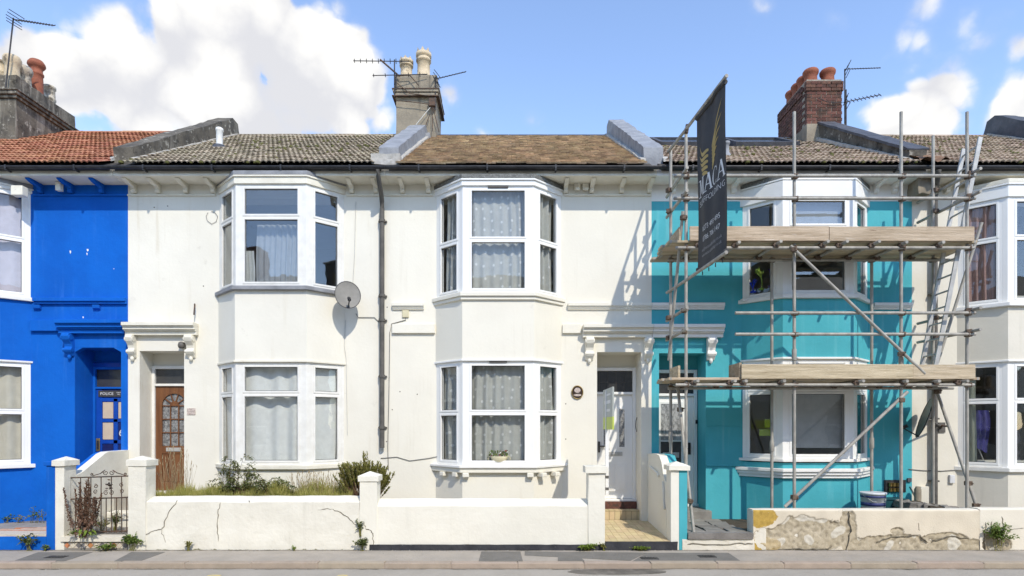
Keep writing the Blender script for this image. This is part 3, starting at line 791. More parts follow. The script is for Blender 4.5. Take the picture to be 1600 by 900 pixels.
def frame_door(house, xa, xb, zf, zd, zt, yd, fmat, fw=.06, fanmat='glass_dark', back=None, backmat=None, ztop=None):
    """door frame with a fanlight over the leaf; the leaf itself is added by the caller"""
    m = MB().box(xa, xa + fw, yd - .05, yd + .06, zf, zt).box(xb - fw, xb, yd - .05, yd + .06, zf, zt)
    m.box(xa + fw, xb - fw, yd - .051, yd + .06, zt - fw, zt).box(xa + fw, xb - fw, yd - .051, yd + .06, zd, zd + fw * .8)
    m.box(xa - .02, xb + .02, yd - .09, yd + .06, zf - .05, zf)
    f = m.build('door_frame', fmat, house, bevel=.006)
    MB().box(xa + fw, xb - fw, yd + .0, yd + .01, zd + fw * .8, zt - fw).build('fanlight', fanmat, f)
    if back:
        MB().box(back[0], back[1], yd + .061, yd + .08, zf - .3, ztop).build('back_wall', backmat, house)
        MB().box(back[0], back[1], yd + .01, yd + .0605, zt + .001, ztop).build('head_wall', backmat, house)
    return f


def base_house(name, label, x0, x1, cx, wallmat, door, loc, soffitmat='trim_white', rooms='interior_wall', wbase=-.15):
    h = thing(name, label, 'house', loc, 'terraced houses in the row')
    xa, xb, zt = door if door else (0, 0, 0)
    holes = [(cx - 1.0, cx + 1.0, 1.27, 2.95), (cx - 1.0, cx + 1.0, 4.2, 5.92)]
    if door: holes.append((xa, xb, wbase, zt))
    rect_wall(x0, x1, wbase, 6.32, YF, holes, .3).build('wall', wallmat, h)
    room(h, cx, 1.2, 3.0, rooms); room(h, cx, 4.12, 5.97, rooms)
    return h


def parts_of_bay(h, cx, wallmat, up, lo, roofmat, trim, sillmat, sill_lo=True, z_base=-.1, fascia=None, pan=None):
    """up/lo: (frame bottom z, frame top z); solid panels, sills, fascia and little lead roof"""
    bay_solid(cx, z_base, lo[0] - .07, -.006).build('bay_base', wallmat, h, fix=True)
    bay_solid(cx, lo[1] + .035, up[0] - .07, -.004).build('bay_panel', pan or wallmat, h, fix=True)
    bay_solid(cx, lo[1] + .001, lo[1] + .034, .022).build('lower_head', trim, h, bevel=.005, fix=True)
    bay_solid(cx, up[0] - .069, up[0] - .002, .065).build('upper_sill', sillmat, h, bevel=.008, fix=True)
    f0, f1 = up[1] + .001, fascia
    bay_solid(cx, f0, f1 - .03, .012).build('bay_fascia', trim, h, bevel=.006, fix=True)
    bay_solid(cx, f1 - .029, f1, .035).build('fascia_moulding', trim, h, bevel=.005, fix=True)
    b = bay_solid(cx, f1 + .001, f1 + .075, .03); b.build('bay_roof', roofmat, h, bevel=.01, fix=True)


# --- blue house
B = base_house('terraced_house', 'bright blue rendered house under a red tiled roof', P0, P1, -9.65, 'blue_paint', (-7.76, -6.94, 3.28), (-9.1, YF, 0), wbase=-.15)
up, lo = (4.16, 6.0), (1.22, 3.0)
parts_of_bay(B, -9.65, 'blue_paint', up, lo, 'lead_paint', 'upvc_old', 'upvc_old', fascia=6.09)
bay_windows(B, -9.65, *up, [5.17]); bay_windows(B, -9.65, *lo, [2.14])
bay_solid(-9.65, lo[0] - .069, lo[0] - .002, .07).build('lower_sill', 'trim_clean', B, bevel=.006, fix=True)
eaves(B, P0, P1 - .01, brackets=[(p - 800) * .0112 for p in (55, 103, 152)], bmat='blue_paint')
gutter(B, P0, P1)
roof(B, P0 + .2, P1 - .17, 'tile_red', T_RED, .32, .285, RIDGE_Z + .07, seed=2, skip=lambda x, s: x < -10.9 and s < 2)
moulding(B, 'frieze_moulding', -8.5, P1 - .012, 5.965, 5.995, 'blue_paint', .03, ret=False)
s = moulding(B, 'string_course', -8.46, P1 - .012, V(474, 10.53), V(465, 10.53), 'blue_paint', .08, ((0, .4, .6), (.4, 1, 1)), ret=False)
for px in (55, 148):
    x = U(px, 10.53); MB().prism_x([(YF, 3.94), (YF - .05, 3.97), (YF - .06, 4.03), (YF, 4.03)], x - .06, x + .06).build('bracket', 'blue_paint', s, bevel=.006, fix=True)
moulding(B, 'lower_string_course', U(47, 10.55), -8.0, V(517, 10.55), V(500, 10.55), 'blue_paint', .06, ret=False)
moulding(B, 'door_hood', -7.99, P1 - .013, 3.52, 3.745, 'blue_paint', .2, HOOD, ret=False)
corbel(B, -7.83, 'blue_paint', 3.515)
porch(B, -7.76, -6.94, .3, 3.28, 11.14, 'blue_paint')
# chamfered corners of the blue door head
for (xa, xb) in ((-7.76, -7.62), (-6.94, -7.08)):
    MB().prism_y([(xa, 3.28), (xb, 3.28), (xa, 3.20)], YF + .002, YF + .12).build('door_head', 'blue_paint', B, fix=True)
frame_door(B, -7.76, -6.94, .62, 2.575, 2.98, 11.1, 'blue_paint', .045, back=(-7.78, -6.9), backmat='blue_paint', ztop=3.3)
MB().box(-7.75, -6.95, 11.05, 11.095, 2.98, 3.06).build('head_panel', 'blue_gloss', B)
lf = MB().box(-7.71, -6.99, 11.09, 11.13, .62, 2.57).build('door', 'blue_gloss', B)
rails = MB()
for (xa, xb, za, zb) in ((-7.71, -7.60, .62, 2.57), (-7.39, -7.31, .62, 2.40), (-7.10, -6.99, .62, 2.57), (-7.60, -7.10, 2.34, 2.41), (-7.60, -7.10, 1.96, 2.02), (-7.60, -7.10, 1.56, 1.63), (-7.60, -7.10, 1.16, 1.22), (-7.60, -7.10, .62, .78)):
    rails.box(xa, xb, 11.07, 11.089, za, zb)
rails.build('door_rails', 'blue_gloss', lf, bevel=.004)
MB().box(-7.66, -7.04, 11.055, 11.072, 2.43, 2.545).build('sign_panel', 'fabric_black', lf)
for (txt, size, x, z) in (('POLICE', .075, -7.50, 2.462), ('PUBLIC', .026, -7.28, 2.497), ('CALL', .026, -7.28, 2.464), ('BOX', .075, -7.13, 2.462)):
    me = text_mesh(txt, size); me.materials.clear(); me.materials.append(MATS['print_white'])
    o = link(bpy.data.objects.new('lettering', me), lf); o.location = Vector((x, 11.053, z)) - ORG[lf.name]; o.rotation_euler = (R(90), 0, 0)
for (xa, xb, za, zb, mt) in ((-7.59, -7.40, 2.03, 2.33, 'paper_cream'), (-7.30, -7.11, 2.03, 2.33, 'paper_cream'), (-7.59, -7.40, 1.64, 1.95, 'paper_cream'), (-7.30, -7.11, 1.64, 1.95, 'navy'), (-7.59, -7.40, 1.24, 1.55, 'navy'), (-7.30, -7.11, 1.24, 1.55, 'navy')):
    MB().box(xa, xb, 11.076, 11.0895, za, zb).build('door_panel', mt, lf)
me = text_mesh('6', .2); me.materials.append(MATS['print_white']); o = link(bpy.data.objects.new('house_number', me), lf)
o.location = Vector((-7.245, 11.073, 1.70)) - ORG[lf.name]; o.rotation_euler = (R(90), 0, 0)
MB().box(-7.70, -7.635, 11.055, 11.07, 1.42, 1.66).build('letter_plate', 'brass', lf, bevel=.004)
MB().box(-7.685, -7.65, 11.048, 11.056, 1.46, 1.62).build('letter_slot', 'black_plastic', lf)

# --- white house with the wooden door
H2 = base_house('terraced_house', 'white rendered house with a wooden front door and weedy garden', P1, P2, -4.09, 'render_white', (-6.61, -5.82, 3.22), (-4.5, YF, 0), wbase=-.15)
up, lo = (V(447, YB), V(287, YB)), (V(727, YB), V(566, YB))
parts_of_bay(H2, -4.09, 'render_white', up, lo, 'lead_paint', 'trim_white', 'lead_paint', fascia=V(274, YB))
bay_windows(H2, -4.09, *up, [V(338, YB)], 'upvc_old', ('glass_reflective',) * 3); bay_windows(H2, -4.09, *lo, [V(615, YB)], 'upvc_old')
bay_solid(-4.09, lo[0] - .069, lo[0] - .002, .05).build('lower_sill', 'trim_white', H2, bevel=.008, fix=True)
eaves(H2, P1, P2 - .004, brackets=[(p - 800) * .0112 for p in (203, 241, 285, 328, 547, 585)])
gutter(H2, P1 + .004, P2)
roof(H2, P1 + .19, P2 - .19, 'tile_grey', T_GREY, .272, .285, seed=3, jit=.02)
moulding(H2, 'frieze_moulding', P1, -5.25, 5.965, 5.995, 'trim_white', .03, ret=False); moulding(H2, 'frieze_moulding', -2.93, P2 - .004, 5.965, 5.995, 'trim_white', .03, ret=False)
moulding(H2, 'door_hood', P1, -5.56, 3.49, 3.70, 'trim_white', .2, HOOD, ret=False)
corbel(H2, -6.72, 'trim_white', 3.487, w=.12); corbel(H2, -5.68, 'trim_white', 3.487)
porch(H2, -6.61, -5.82, .4, 3.22, 11.04, 'render_white')
frame_door(H2, -6.61, -5.82, .70, 2.62, 2.99, 11.0, 'upvc_old', .055, back=(-6.63, -5.8), backmat='render_white', ztop=3.25)
MB().box(-6.9, -5.5, 10.2, 11.2, -.1, .652).build('doorstep', 'concrete', H2)
lf = MB().box(-6.552, -5.878, 11.02, 11.05, .705, 2.615).build('door', 'wood_door', H2)
m = MB(); gx0, gx1, gz0, gzs = -6.44, -5.99, 1.52, 2.26     # glazed opening with a round head
m.box(-6.552, gx0, 10.985, 11.019, .705, 2.615).box(gx1, -5.878, 10.985, 11.019, .705, 2.615).box(gx0, gx1, 10.985, 11.019, 1.38, gz0)
cxx, rad = (gx0 + gx1) / 2, (gx1 - gx0) / 2
arc = [(cxx - rad * math.cos(math.pi * i / 14), gzs + rad * math.sin(math.pi * i / 14)) for i in range(15)]
for i in range(14):   # timber above the arch
    m.prism_y([arc[i], arc[i + 1], (arc[i + 1][0], 2.615), (arc[i][0], 2.615)], 10.985, 11.019)
m.box(gx0, gx1, 10.985, 11.019, .705, .86)
m.build('door_rails', 'wood_door', lf, fix=True)
for i in range(4):
    MB().box(gx0 + .004 + i * .1115, gx0 + .107 + i * .1115, 10.995, 11.019, .862, 1.378).build('plank', 'wood_door', lf, bevel=.006)
MB().prism_y([(gx0, gz0), (gx1, gz0)] + arc[::-1], 11.012, 11.0195).build('door_glass', 'glass_frosted', lf, fix=True)
m = MB()
for k in (1, 2): m.box(gx0 + k * .15 - .009, gx0 + k * .15 + .009, 10.993, 11.0115, gz0, gzs)
for k in range(1, 4): m.box(gx0, gx1, 10.994, 11.011, gz0 + k * (gzs - gz0) / 3 - .009, gz0 + k * (gzs - gz0) / 3 + .009)
for a in (36, 72, 108, 144):
    dx, dz = math.cos(R(a)), math.sin(R(a)); px_, pz_ = -dz * .009, dx * .009
    m.prism_y([(cxx + dx * .08 + px_, gzs + dz * .08 + pz_), (cxx + dx * .08 - px_, gzs + dz * .08 - pz_), (cxx + dx * rad - px_, gzs + dz * rad - pz_), (cxx + dx * rad + px_, gzs + dz * rad + pz_)], 10.993, 11.0118)
m.prism_y([(cxx - .085 * math.cos(math.pi * i / 10), gzs + .085 * math.sin(math.pi * i / 10)) for i in range(11)], 10.990, 11.0117)
m.build('glazing_bar', 'wood_door', lf, fix=True)
MB().box(-6.36, -6.08, 10.972, 10.984, 1.42, 1.49).build('letter_plate', 'aluminium', lf, bevel=.004)

# --- cream house in the middle
H3 = base_house('terraced_house', 'cream rendered house with a white door and brown roof of small tiles', P2, P3, -.235, 'render_cream', (1.51, 2.295, 3.2), (.15, YF, 0), wbase=-.15)
up, lo = (V(457, YB), V(290, YB)), (V(727, YB), V(564, YB))
parts_of_bay(H3, -.235, 'render_cream', up, lo, 'felt_grey', 'upvc', 'render_cream', fascia=V(279.5, YB))
bay_windows(H3, -.235, *up, [V(373.5, YB)]); bay_windows(H3, -.235, *lo, [V(644.5, YB)])
bay_solid(-.235, up[0] - .125, up[0] - .07, .035).build('sill_bed', 'render_cream', H3, bevel=.006, fix=True)
bay_solid(-.235, lo[0] - .045, lo[0] - .002, .10).build('lower_sill', 'trim_clean', H3, bevel=.008, fix=True)
bay_solid(-.235, lo[0] - .125, lo[0] - .046, .07).build('sill_bed', 'render_cream', H3, bevel=.01, fix=True)
for (x, y, rz) in ((-.78, YB, 0), (.31, YB, 0), (-1.17, 10.42, -43), (.74, 10.38, 43), (-.93, 10.2, -43), (.5, 10.16, 43)):
    o = MB().box(-.055, .055, -.085, .05, lo[0] - .2, lo[0] - .126).build('sill_bracket', 'render_cream', None, bevel=.012)
    o.parent = H3; o.location = Vector((x, y, 0)) - ORG[H3.name]; o.rotation_euler = (0, 0, R(rz))
for z, hs in ((up[1] - .022, .17), (lo[1] - .016, .15)):
    MB().box(-.235 - hs, -.235 + hs, YB - .004 - .002, YB + .03, z - .012, z + .012).build('trickle_vent', 'grey_iron', H3)
eaves(H3, P2, P3 - .004, wallmat='render_cream', brackets=[(p - 800) * .0112 for p in (627, 668, 885, 926, 973, 1017)])
gutter(H3, P2 + .004, P3)
moulding(H3, 'frieze_moulding', P2, -1.4, 5.965, 5.995, 'trim_white', .03, ret=False); moulding(H3, 'frieze_moulding', .93, P3 - .004, 5.965, 5.995, 'trim_white', .03, ret=False)
ST = ((0, .25, .45), (.25, .5, .7), (.5, 1, 1))
moulding(H3, 'string_course', -2.12, -1.56, 3.95, 4.065, 'render_cream', .07, ST, ret=False); moulding(H3, 'string_course', .99, P3 - .004, 3.95, 4.065, 'render_cream', .07, ST, ret=False)
moulding(H3, 'lower_string_course', -2.12, -1.365, 3.53, 3.69, 'render_cream', .05, ret=False); moulding(H3, 'lower_string_course', .895, 1.22, 3.53, 3.69, 'render_cream', .05, ret=False)
moulding(H3, 'door_hood', 1.25, P3 - .004, 3.45, 3.665, 'render_cream', .2, HOOD, ret=False)
corbel(H3, 1.37, 'render_cream', 3.447); corbel(H3, 2.41, 'render_cream', 3.447)
porch(H3, 1.51, 2.295, .1, 3.2, 11.14, 'render_cream')
frame_door(H3, 1.51, 2.295, .535, 2.47, 2.97, 11.1, 'upvc', .06, back=(1.49, 2.32), backmat='render_cream', ztop=3.22)
lf = MB().box(1.572, 2.233, 11.1, 11.145, .54, 2.465).build('door', 'upvc', H3)
m = MB()
for (xa, xb, za, zb) in ((1.66, 1.90, .68, 1.18), (1.93, 2.15, .68, 1.18)):     # raised lower panels
    m.box(xa, xb, 11.092, 11.0995, za, zb); m.box(xa + .035, xb - .035, 11.086, 11.0915, za + .035, zb - .035)
m.build('door_panel', 'upvc', lf, bevel=.004)
for (xa, xb) in ((1.70, 1.79), (1.99, 2.09)):
    sl = .03 if xa > 1.9 else -.03
    MB().prism_y([(xa, 1.50), (xb, 1.50), (xb, 2.20 - max(0, sl)), (xa, 2.20 + min(0, sl))], 11.085, 11.0995).build('door_light', 'glass_frosted', lf, fix=True)
    fr = MB()
    for (a, b, c, e) in ((xa - .03, xa, 1.47, 2.22), (xb, xb + .03, 1.47, 2.22), (xa, xb, 1.47, 1.50), (xa, xb, 2.20, 2.23)): fr.box(a, b, 11.079, 11.0994, c, e)
    fr.build('light_frame', 'upvc', lf)
MB().box(1.79, 2.05, 11.083, 11.0995, 1.335, 1.41).box(1.83, 2.01, 11.076, 11.084, 1.355, 1.39).build('letter_plate', 'aluminium', lf, bevel=.003)
MB().box(1.60, 1.635, 11.07, 11.0995, 1.4, 1.6).box(1.60, 1.72, 11.05, 11.068, 1.5, 1.525).build('handle', 'grey_iron', lf, bevel=.003)
m = MB()
for k in range(4): m.box(1.62 + k * .155, 1.625 + k * .155, 11.09, 11.0995, 2.52, 2.90)
m.box(1.58, 2.22, 11.0905, 11.0993, 2.70, 2.706)
m.build('leading', 'grey_iron', lf)
MB().tube([(2.294, 10.95, 2.05), (2.27, 10.94, 1.98), (2.262, 10.93, 1.88), (2.274, 10.9, 1.78)], .007, 6).build('bell_pull', 'grey_iron', H3)
# small plain tiles: the lowest courses as pieces, the rest of the slope as one mass
PT = plain_tile('roof_tile', 'tile_brown', .165, .17)
dy, dz = RIDGE_Y - EAVE_Y, RIDGE_Z - EAVE_Z; SL = math.hypot(dy, dz); ang = math.atan2(dz, dy)
x0, x1 = P2 + .19, P3 - .19
r3 = MB().prism_x([(EAVE_Y + .05, EAVE_Z - .02), (RIDGE_Y, RIDGE_Z - .03), (18.3, EAVE_Z), (18.3, EAVE_Z - .1), (RIDGE_Y, RIDGE_Z - .15), (EAVE_Y + .05, EAVE_Z - .1)], x0 - .12, x1 + .12).build('roof', 'roof_felt', H3, fix=True)
rnd = random.Random(8); rest = MB(); off = ORG[H3.name]; cnt = 0; nc = 25; ww = (x1 - x0) / nc; base = [Vector(v.co) for v in PT.vertices]
for j in range(int(SL / .1)):
    s = j * .1; sh = (.5 if j % 2 else 0) * ww
    for i in range(-1 if sh else 0, nc):
        xx = x0 + i * ww + sh
        a, b = max(xx, x0), min(xx + ww, x1)
        if b - a < .03: continue
        loc = Vector((a + rnd.uniform(-.003, .003), EAVE_Y + s * math.cos(ang), EAVE_Z + s * math.sin(ang) + rnd.uniform(0, .018)))
        rot = (ang + rnd.uniform(-.09, .02), rnd.uniform(-.05, .05), rnd.uniform(-.03, .03)); sc = ((b - a) / .165, 1, 1.7)
        if cnt < 300:
            o = link(bpy.data.objects.new('roof_tile', PT), r3); o.location = loc - off; o.rotation_euler = rot; o.scale = sc; cnt += 1
        else:
            M = Matrix.LocRotScale(loc, Matrix.Rotation(rot[2], 3, 'Z') @ Matrix.Rotation(rot[1], 3, 'Y') @ Matrix.Rotation(rot[0], 3, 'X'), sc)
            rest.add([M @ v for v in base], [tuple(p.vertices) for p in PT.polygons])
m_, t_, b_, out_ = MATS['tile_brown'], None, None, None
mm = MATS['tile_brown'].copy(); mm.name = 'tile_brown_mass'; MATS['tile_brown_mass'] = mm
for n_ in mm.node_tree.nodes:
    if n_.bl_idname == 'ShaderNodeObjectInfo':
        g = mm.node_tree.nodes.new('ShaderNodeNewGeometry')
        for l in list(mm.node_tree.links):
            if l.from_node == n_: mm.node_tree.links.new(g.outputs['Random Per Island'], l.to_socket)
o = rest.build('roof_tiling', 'tile_brown_mass', r3); o['kind'] = 'stuff'
rm = MB().prism_x([(-.13, -.09), (-.06, .0), (.06, .0), (.13, -.09)], 0, .44).mesh('ridge_tile', 'lead_dark')
for i in range(9):
    o = link(bpy.data.objects.new('ridge_tile', rm), r3); o.location = Vector((x0 + i * .472, RIDGE_Y, RIDGE_Z + .02)) - off; o.scale = (1.06, 1, 1)

# --- teal house behind the scaffold
H4 = base_house('terraced_house', 'teal house with white trim standing behind the scaffolding', P3, P4, 5.2, 'teal_paint', (2.61, 3.44, 3.18), (5.0, YF, 0), wbase=-.15)
up, lo = (V(460, YB), V(306, YB)), (V(717, YB), V(561, YB))
parts_of_bay(H4, 5.2, 'teal_paint', up, lo, 'felt_grey', 'upvc', 'trim_clean', fascia=V(279, YB))
bay_solid(5.2, up[1] - .02, V(283, YB), .03).build('deep_fascia', 'trim_clean', H4, bevel=.006, fix=True)
bay_windows(H4, 5.2, *up, [V(353, YB)], 'upvc', ('glass', 'glass_reflective', 'glass_reflective')); bay_windows(H4, 5.2, *lo, [V(611, YB)])
bay_solid(5.2, lo[0] - .05, lo[0] - .002, .05).build('lower_sill', 'trim_clean', H4, bevel=.006, fix=True)
for k, (za, zb, e) in enumerate(((V(747, YB), V(742, YB), .05), (V(742, YB), V(737, YB), .08), (V(737, YB), V(732, YB), .11))):
    bay_solid(5.2, za + .001 * (k > 0), zb, e).build('sill_moulding', 'trim_clean', H4, bevel=.006, fix=True)
eaves(H4, P3, P4 - .004, fmat='trim_clean', brackets=[(p - 800) * .0112 for p in (1055, 1098, 1150, 1375, 1404)])
MB().box(P3, P4 - .004, YF - .006, YF + .01, 5.875, 6.165).build('frieze', 'trim_clean', H4)
gutter(H4, P3 + .004, P4)
roof(H4, P3 + .19, P4 - .19, 'tile_tan', T_TAN, .32, .285, RIDGE_Z - .08, 'lead_paint', seed=5, jit=.01,
     skip=lambda x, s: 2.95 < s < 4.3 and (x + .14 > 3.15 and x < 4.45 or x + .14 > 4.75 and x < 6.1))
moulding(H4, 'string_course', P3, 3.76, 3.95, 4.065, 'trim_clean', .07, ST, ret=False); moulding(H4, 'string_course', 6.4, P4 - .03, 3.95, 4.065, 'trim_clean', .07, ST, ret=False)
moulding(H4, 'door_hood', P3, 3.72, 3.45, 3.665, 'trim_clean', .2, HOOD, ret=False)
corbel(H4, 3.52, 'trim_clean', 3.447)
moulding(H4, 'dado_line', 3.46, 4.05, 1.17, 1.195, 'teal_paint', .02, ret=False); moulding(H4, 'dado_line', 3.46, 4.05, 1.875, 1.89, 'teal_paint', .012, ret=False)
porch(H4, 2.61, 3.44, .2, 3.18, 11.15, 'teal_paint')
frame_door(H4, 2.62, 3.43, .45, 2.44, 2.93, 11.1, 'upvc', .06, back=(2.59, 3.46), backmat='teal_paint', ztop=3.2)
MB().box(2.5, 3.5, 10.45, 11.2, .2, .40).build('doorstep', 'slab_stone', H4, bevel=.01)
lf = MB().box(2.682, 3.368, 11.1, 11.145, .455, 2.435).build('door', 'upvc', H4)
MB().box(2.76, 3.14, 11.088, 11.0995, 1.62, 2.30).build('door_glass', 'glass_lace', lf); MB().box(2.76, 3.14, 11.088, 11.0995, 1.0, 1.60).build('door_glass', 'glass_dark', lf)
MB().box(2.80, 3.10, 11.072, 11.0875, 1.30, 1.40).box(2.87, 3.03, 11.066, 11.073, 1.325, 1.375).build('letter_plate', 'aluminium', lf, bevel=.003)
m = MB()
for (a, b, c, e) in ((2.72, 2.76, .96, 2.34), (3.14, 3.18, .96, 2.34), (2.76, 3.14, 2.30, 2.34), (2.76, 3.14, .96, 1.0), (2.76, 3.14, 1.60, 1.62)): m.box(a, b, 11.08, 11.0994, c, e)
m.build('glass_frame', 'upvc', lf)
MB().box(3.27, 3.31, 11.06, 11.0995, 1.36, 1.58).box(3.18, 3.30, 11.04, 11.058, 1.46, 1.485).build('handle', 'black_plastic', lf, bevel=.003)
MB().box(3.395, 3.425, 11.02, 11.05, 1.93, 2.0).build('latch', 'black_plastic', H4)
for (x0_, x1_, nm) in ((3.15, 4.45, 0), (4.75, 6.1, 1)):   # rooflights
    off = ORG[H4.name]; a4 = math.atan2(RIDGE_Z - .08 - EAVE_Z, RIDGE_Y - EAVE_Y)
    fr = MB(); w = x1_ - x0_; s0, s1 = 3.0, 4.25
    for (a, b, c, e) in ((0, .09, s0, s1), (w - .09, w, s0, s1), (.09, w - .09, s0, s0 + .09), (.09, w - .09, s1 - .09, s1)): fr.box(a, b, c, e, -.02, .11)
    me = fr.mesh('rooflight', 'lead_dark'); o = link(bpy.data.objects.new('rooflight', me), H4)
    o.location = Vector((x0_, EAVE_Y, EAVE_Z)) - off; o.rotation_euler = (a4, 0, 0); ORG[o.name] = Vector((x0_, EAVE_Y, EAVE_Z))
    g = link(bpy.data.objects.new('pane', MB().box(.09, w - .09, s0 + .09, s1 - .09, .05, .07).mesh('pane', 'glass_dark')), o)
# recessed gas/vent niche low on the wall with brass valves
ni = MB().box(U(1382, 10.58), U(1416, 10.58), YF - .012, YF - .004, V(769, 10.58), V(750, 10.58)).build('meter_recess', 'black_plastic', H4)
m = MB()
for k in range(4):
    for zz in (V(757, 10.58), V(765, 10.58)): m.lathe([(.022, -.035), (.03, -.02), (.026, .02), (.034, .03)], (U(1391 + k * 5.5, 10.57), YF - .035, zz), 9)
m.build('valve', 'brass', ni)
MB().box(U(1418, 10.58), U(1424, 10.58), YF - .03, YF + .01, V(753, 10.58), V(747, 10.58)).build('vent_cover', 'lead_dark', H4)

# --- ivory house beyond
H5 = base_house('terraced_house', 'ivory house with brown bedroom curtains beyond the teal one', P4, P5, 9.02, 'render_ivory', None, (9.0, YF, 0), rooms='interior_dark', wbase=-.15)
up, lo = (V(472, YB), V(307, YB)), (V(731, YB), V(565, YB))
parts_of_bay(H5, 9.02, 'render_ivory', up, lo, 'trim_white', 'upvc', 'upvc', fascia=V(286, YB))
bay_windows(H5, 9.02, *up, [V(370, YB)], 'upvc', ('glass', 'glass_reflective', 'glass')); bay_windows(H5, 9.02, *lo, [V(626, YB)], 'upvc', ('glass', 'glass_reflective', 'glass'))
bay_solid(9.02, lo[0] - .07, lo[0] - .002, .05).build('lower_sill', 'upvc_old', H5, bevel=.006, fix=True)
eaves(H5, P4, P5, brackets=[7.3, 7.7])
gutter(H5, P4 + .004, P5)
roof(H5, P4 + .19, P5 - .19, 'tile_tan', T_TAN, .32, .285, RIDGE_Z - .02, seed=7, jit=.012)
MB().tube([(U(1462, 10.5), 10.52, 6.1), (U(1462, 10.5), 10.52, .35)], .045, 10).build('downpipe', 'grey_iron', H5)
MB().tube([(7.23, 10.125, 6.23), (7.23, 10.14, 6.15), (U(1462, 10.5), 10.5, 6.0), (U(1462, 10.5), 10.52, 5.9)], .045, 10).build('downpipe_neck', 'grey_iron', H5)
roughen(MB().box(P4 - .09, P4 + .22, 10.3, YF - .001, 5.9, 6.164).build('broken_cornice', 'stucco_brown', H5), .06, .03, .12)
MB().box(U(1483, 10.58), U(1491, 10.58), YF - .045, YF + .01, V(755, 10.58), V(742, 10.58)).build('doorbell_box', 'plastic_bin', H5, bevel=.008)
pipe = MB()
for k, z in enumerate((5.3, 4.2, 3.1, 2.0, .9)): pipe.box(U(1462, 10.5) - .07, U(1462, 10.5) + .07, 10.5, 10.6, z, z + .03)
pipe.build('pipe_clip', 'grey_iron', H5)

for (px, py, w_, h_) in ((110, 394, 2.2, 5), (137, 391, 3, 4), (136, 397, 1.6, 4), (130, 496, 2, 3), (178, 420, 1.2, 1.4)):
    x, z = U(px, YF), V(py, YF); a = w_ * .0057; b = h_ * .0057
    MB().prism_y([(x - a, z + b), (x + a * .8, z + b * .9), (x + a, z - b * .2), (x + a * .1, z - b), (x - a * .7, z - b * .4)], YF - .002, YF + .002).build('paint_chip', 'trim_clean', B, fix=True)
for (hh, pts) in ((H3, ((625, 612), (652, 616), (613, 640), (884, 631), (884, 686), (700, 320), (604, 690))), (H2, ((241, 324), (262, 322), (318, 447), (605, 480)))):
    for (px, py) in pts:
        x, z = U(px, YF), V(py, YF); MB().lathe([(.004, -.002), (.011, -.002), (.011, .002), (.004, .002)], (x, 0, 0), 8).build('wall_hole', 'crack', hh).data.transform(Matrix.Translation(Vector((0, 0, 0))))
        o = [q for q in hh.children if q.name.startswith('wall_hole')][-1]
        for v in o.data.vertices:
            wv_ = v.co + ORG[hh.name]; v.co = Vector((wv_.x, YF - .001 + wv_.z, z + wv_.y)) - ORG[hh.name]
# downpipe between the white and cream houses
x = U(597, 10.53); zs = V(264, 10.3)
dpipe = thing('downpipe', 'dark downpipe with a hopper bend between the white and cream houses', 'downpipe', (x, 10.53, .5), None)
MB().tube([(x, 10.53, 5.72), (x, 10.53, V(700, 10.5))], .042, 10).build('pipe', 'grey_iron', dpipe)
MB().tube([(x + .02, 10.125, 6.235), (x + .02, 10.14, 6.13), (x + .01, 10.42, 5.92), (x, 10.52, 5.84), (x, 10.53, 5.70)], .040, 10).build('neck', 'grey_iron', dpipe)
for k, py in enumerate((345, 462, 500, 588, 668)):
    MB().lathe([(.056, -.025), (.058, .0), (.056, .025)], (x, 10.53, V(py, 10.53)), 12).box(x - .075, x + .075, 10.56, 10.605, V(py, 10.53) - .012, V(py, 10.53) + .012).build('collar', 'grey_iron', dpipe)

# ------------------------------------------------------------------ curtains and things in the windows
def bayc(cx, o=-.17): return bay_pts(cx, o)
p = bayc(-.235); curtain('dotted net curtain in the upper bay of the cream house', p, V(452, 10.2), V(296, 10.2), 'curtain_dotted', .058, .15, 190, hem=.015, seed=1)
curtain('dotted net curtain in the ground-floor bay of the cream house', p, V(724, 10.2), V(568, 10.2), 'curtain_dotted', .055, .17, 190, hem=.01, seed=2)
p = bayc(-4.09); curtain('plain white curtain in the ground-floor bay of the white house', p, V(726, 10.2), V(569, 10.2), 'curtain_white', .035, .36, 120, seed=3)
curtain('faint net curtain in the upper bay of the white house', [(-4.42, 10.34), (-3.66, 10.34)], V(445, 10.3), V(350, 10.3), 'net_faint', .03, .09, 90, seed=4)
curtain('short white curtain in the corner of the white house upper bay', [(-4.63, 10.30), (-4.44, 10.30)], V(445, 10.3), V(392, 10.3), 'curtain_white', .012, .06, 30, seed=14)
curtain('lilac-grey curtain in the upper bay of the blue house', [(-10.1, 10.33), (-9.1, 10.33), (-8.72, 10.62)], 4.2, 5.97, 'curtain_lilac', .028, .2, 80, seed=5)
curtain('beige curtain in the ground-floor bay of the blue house', [(-10.1, 10.33), (-9.1, 10.33), (-8.72, 10.62)], 1.25, 2.97, 'curtain_beige', .03, .22, 80, seed=6)
curtain('dusky brown curtain in the upper bay of the ivory house', [(7.98, 10.62), (8.40, 10.28), (8.62, 10.26)], V(468, 10.3), V(310, 10.3), 'curtain_brown', .035, .12, 60, seed=7)
curtain('pale green curtain gathered in the ground-floor bay of the ivory house', [(8.06, 10.64), (8.18, 10.52)], V(728, 10.4), V(568, 10.4), 'curtain_green', .03, .1, 30, seed=8)
curtain('pale roller blind drawn down in the teal house ground-floor window', [(4.66, 10.26), (5.74, 10.26)], V(700, 10.2), V(565, 10.2), 'blind_grey', .002, .5, 10, cat='blind', name='roller_blind', group=None, seed=9)
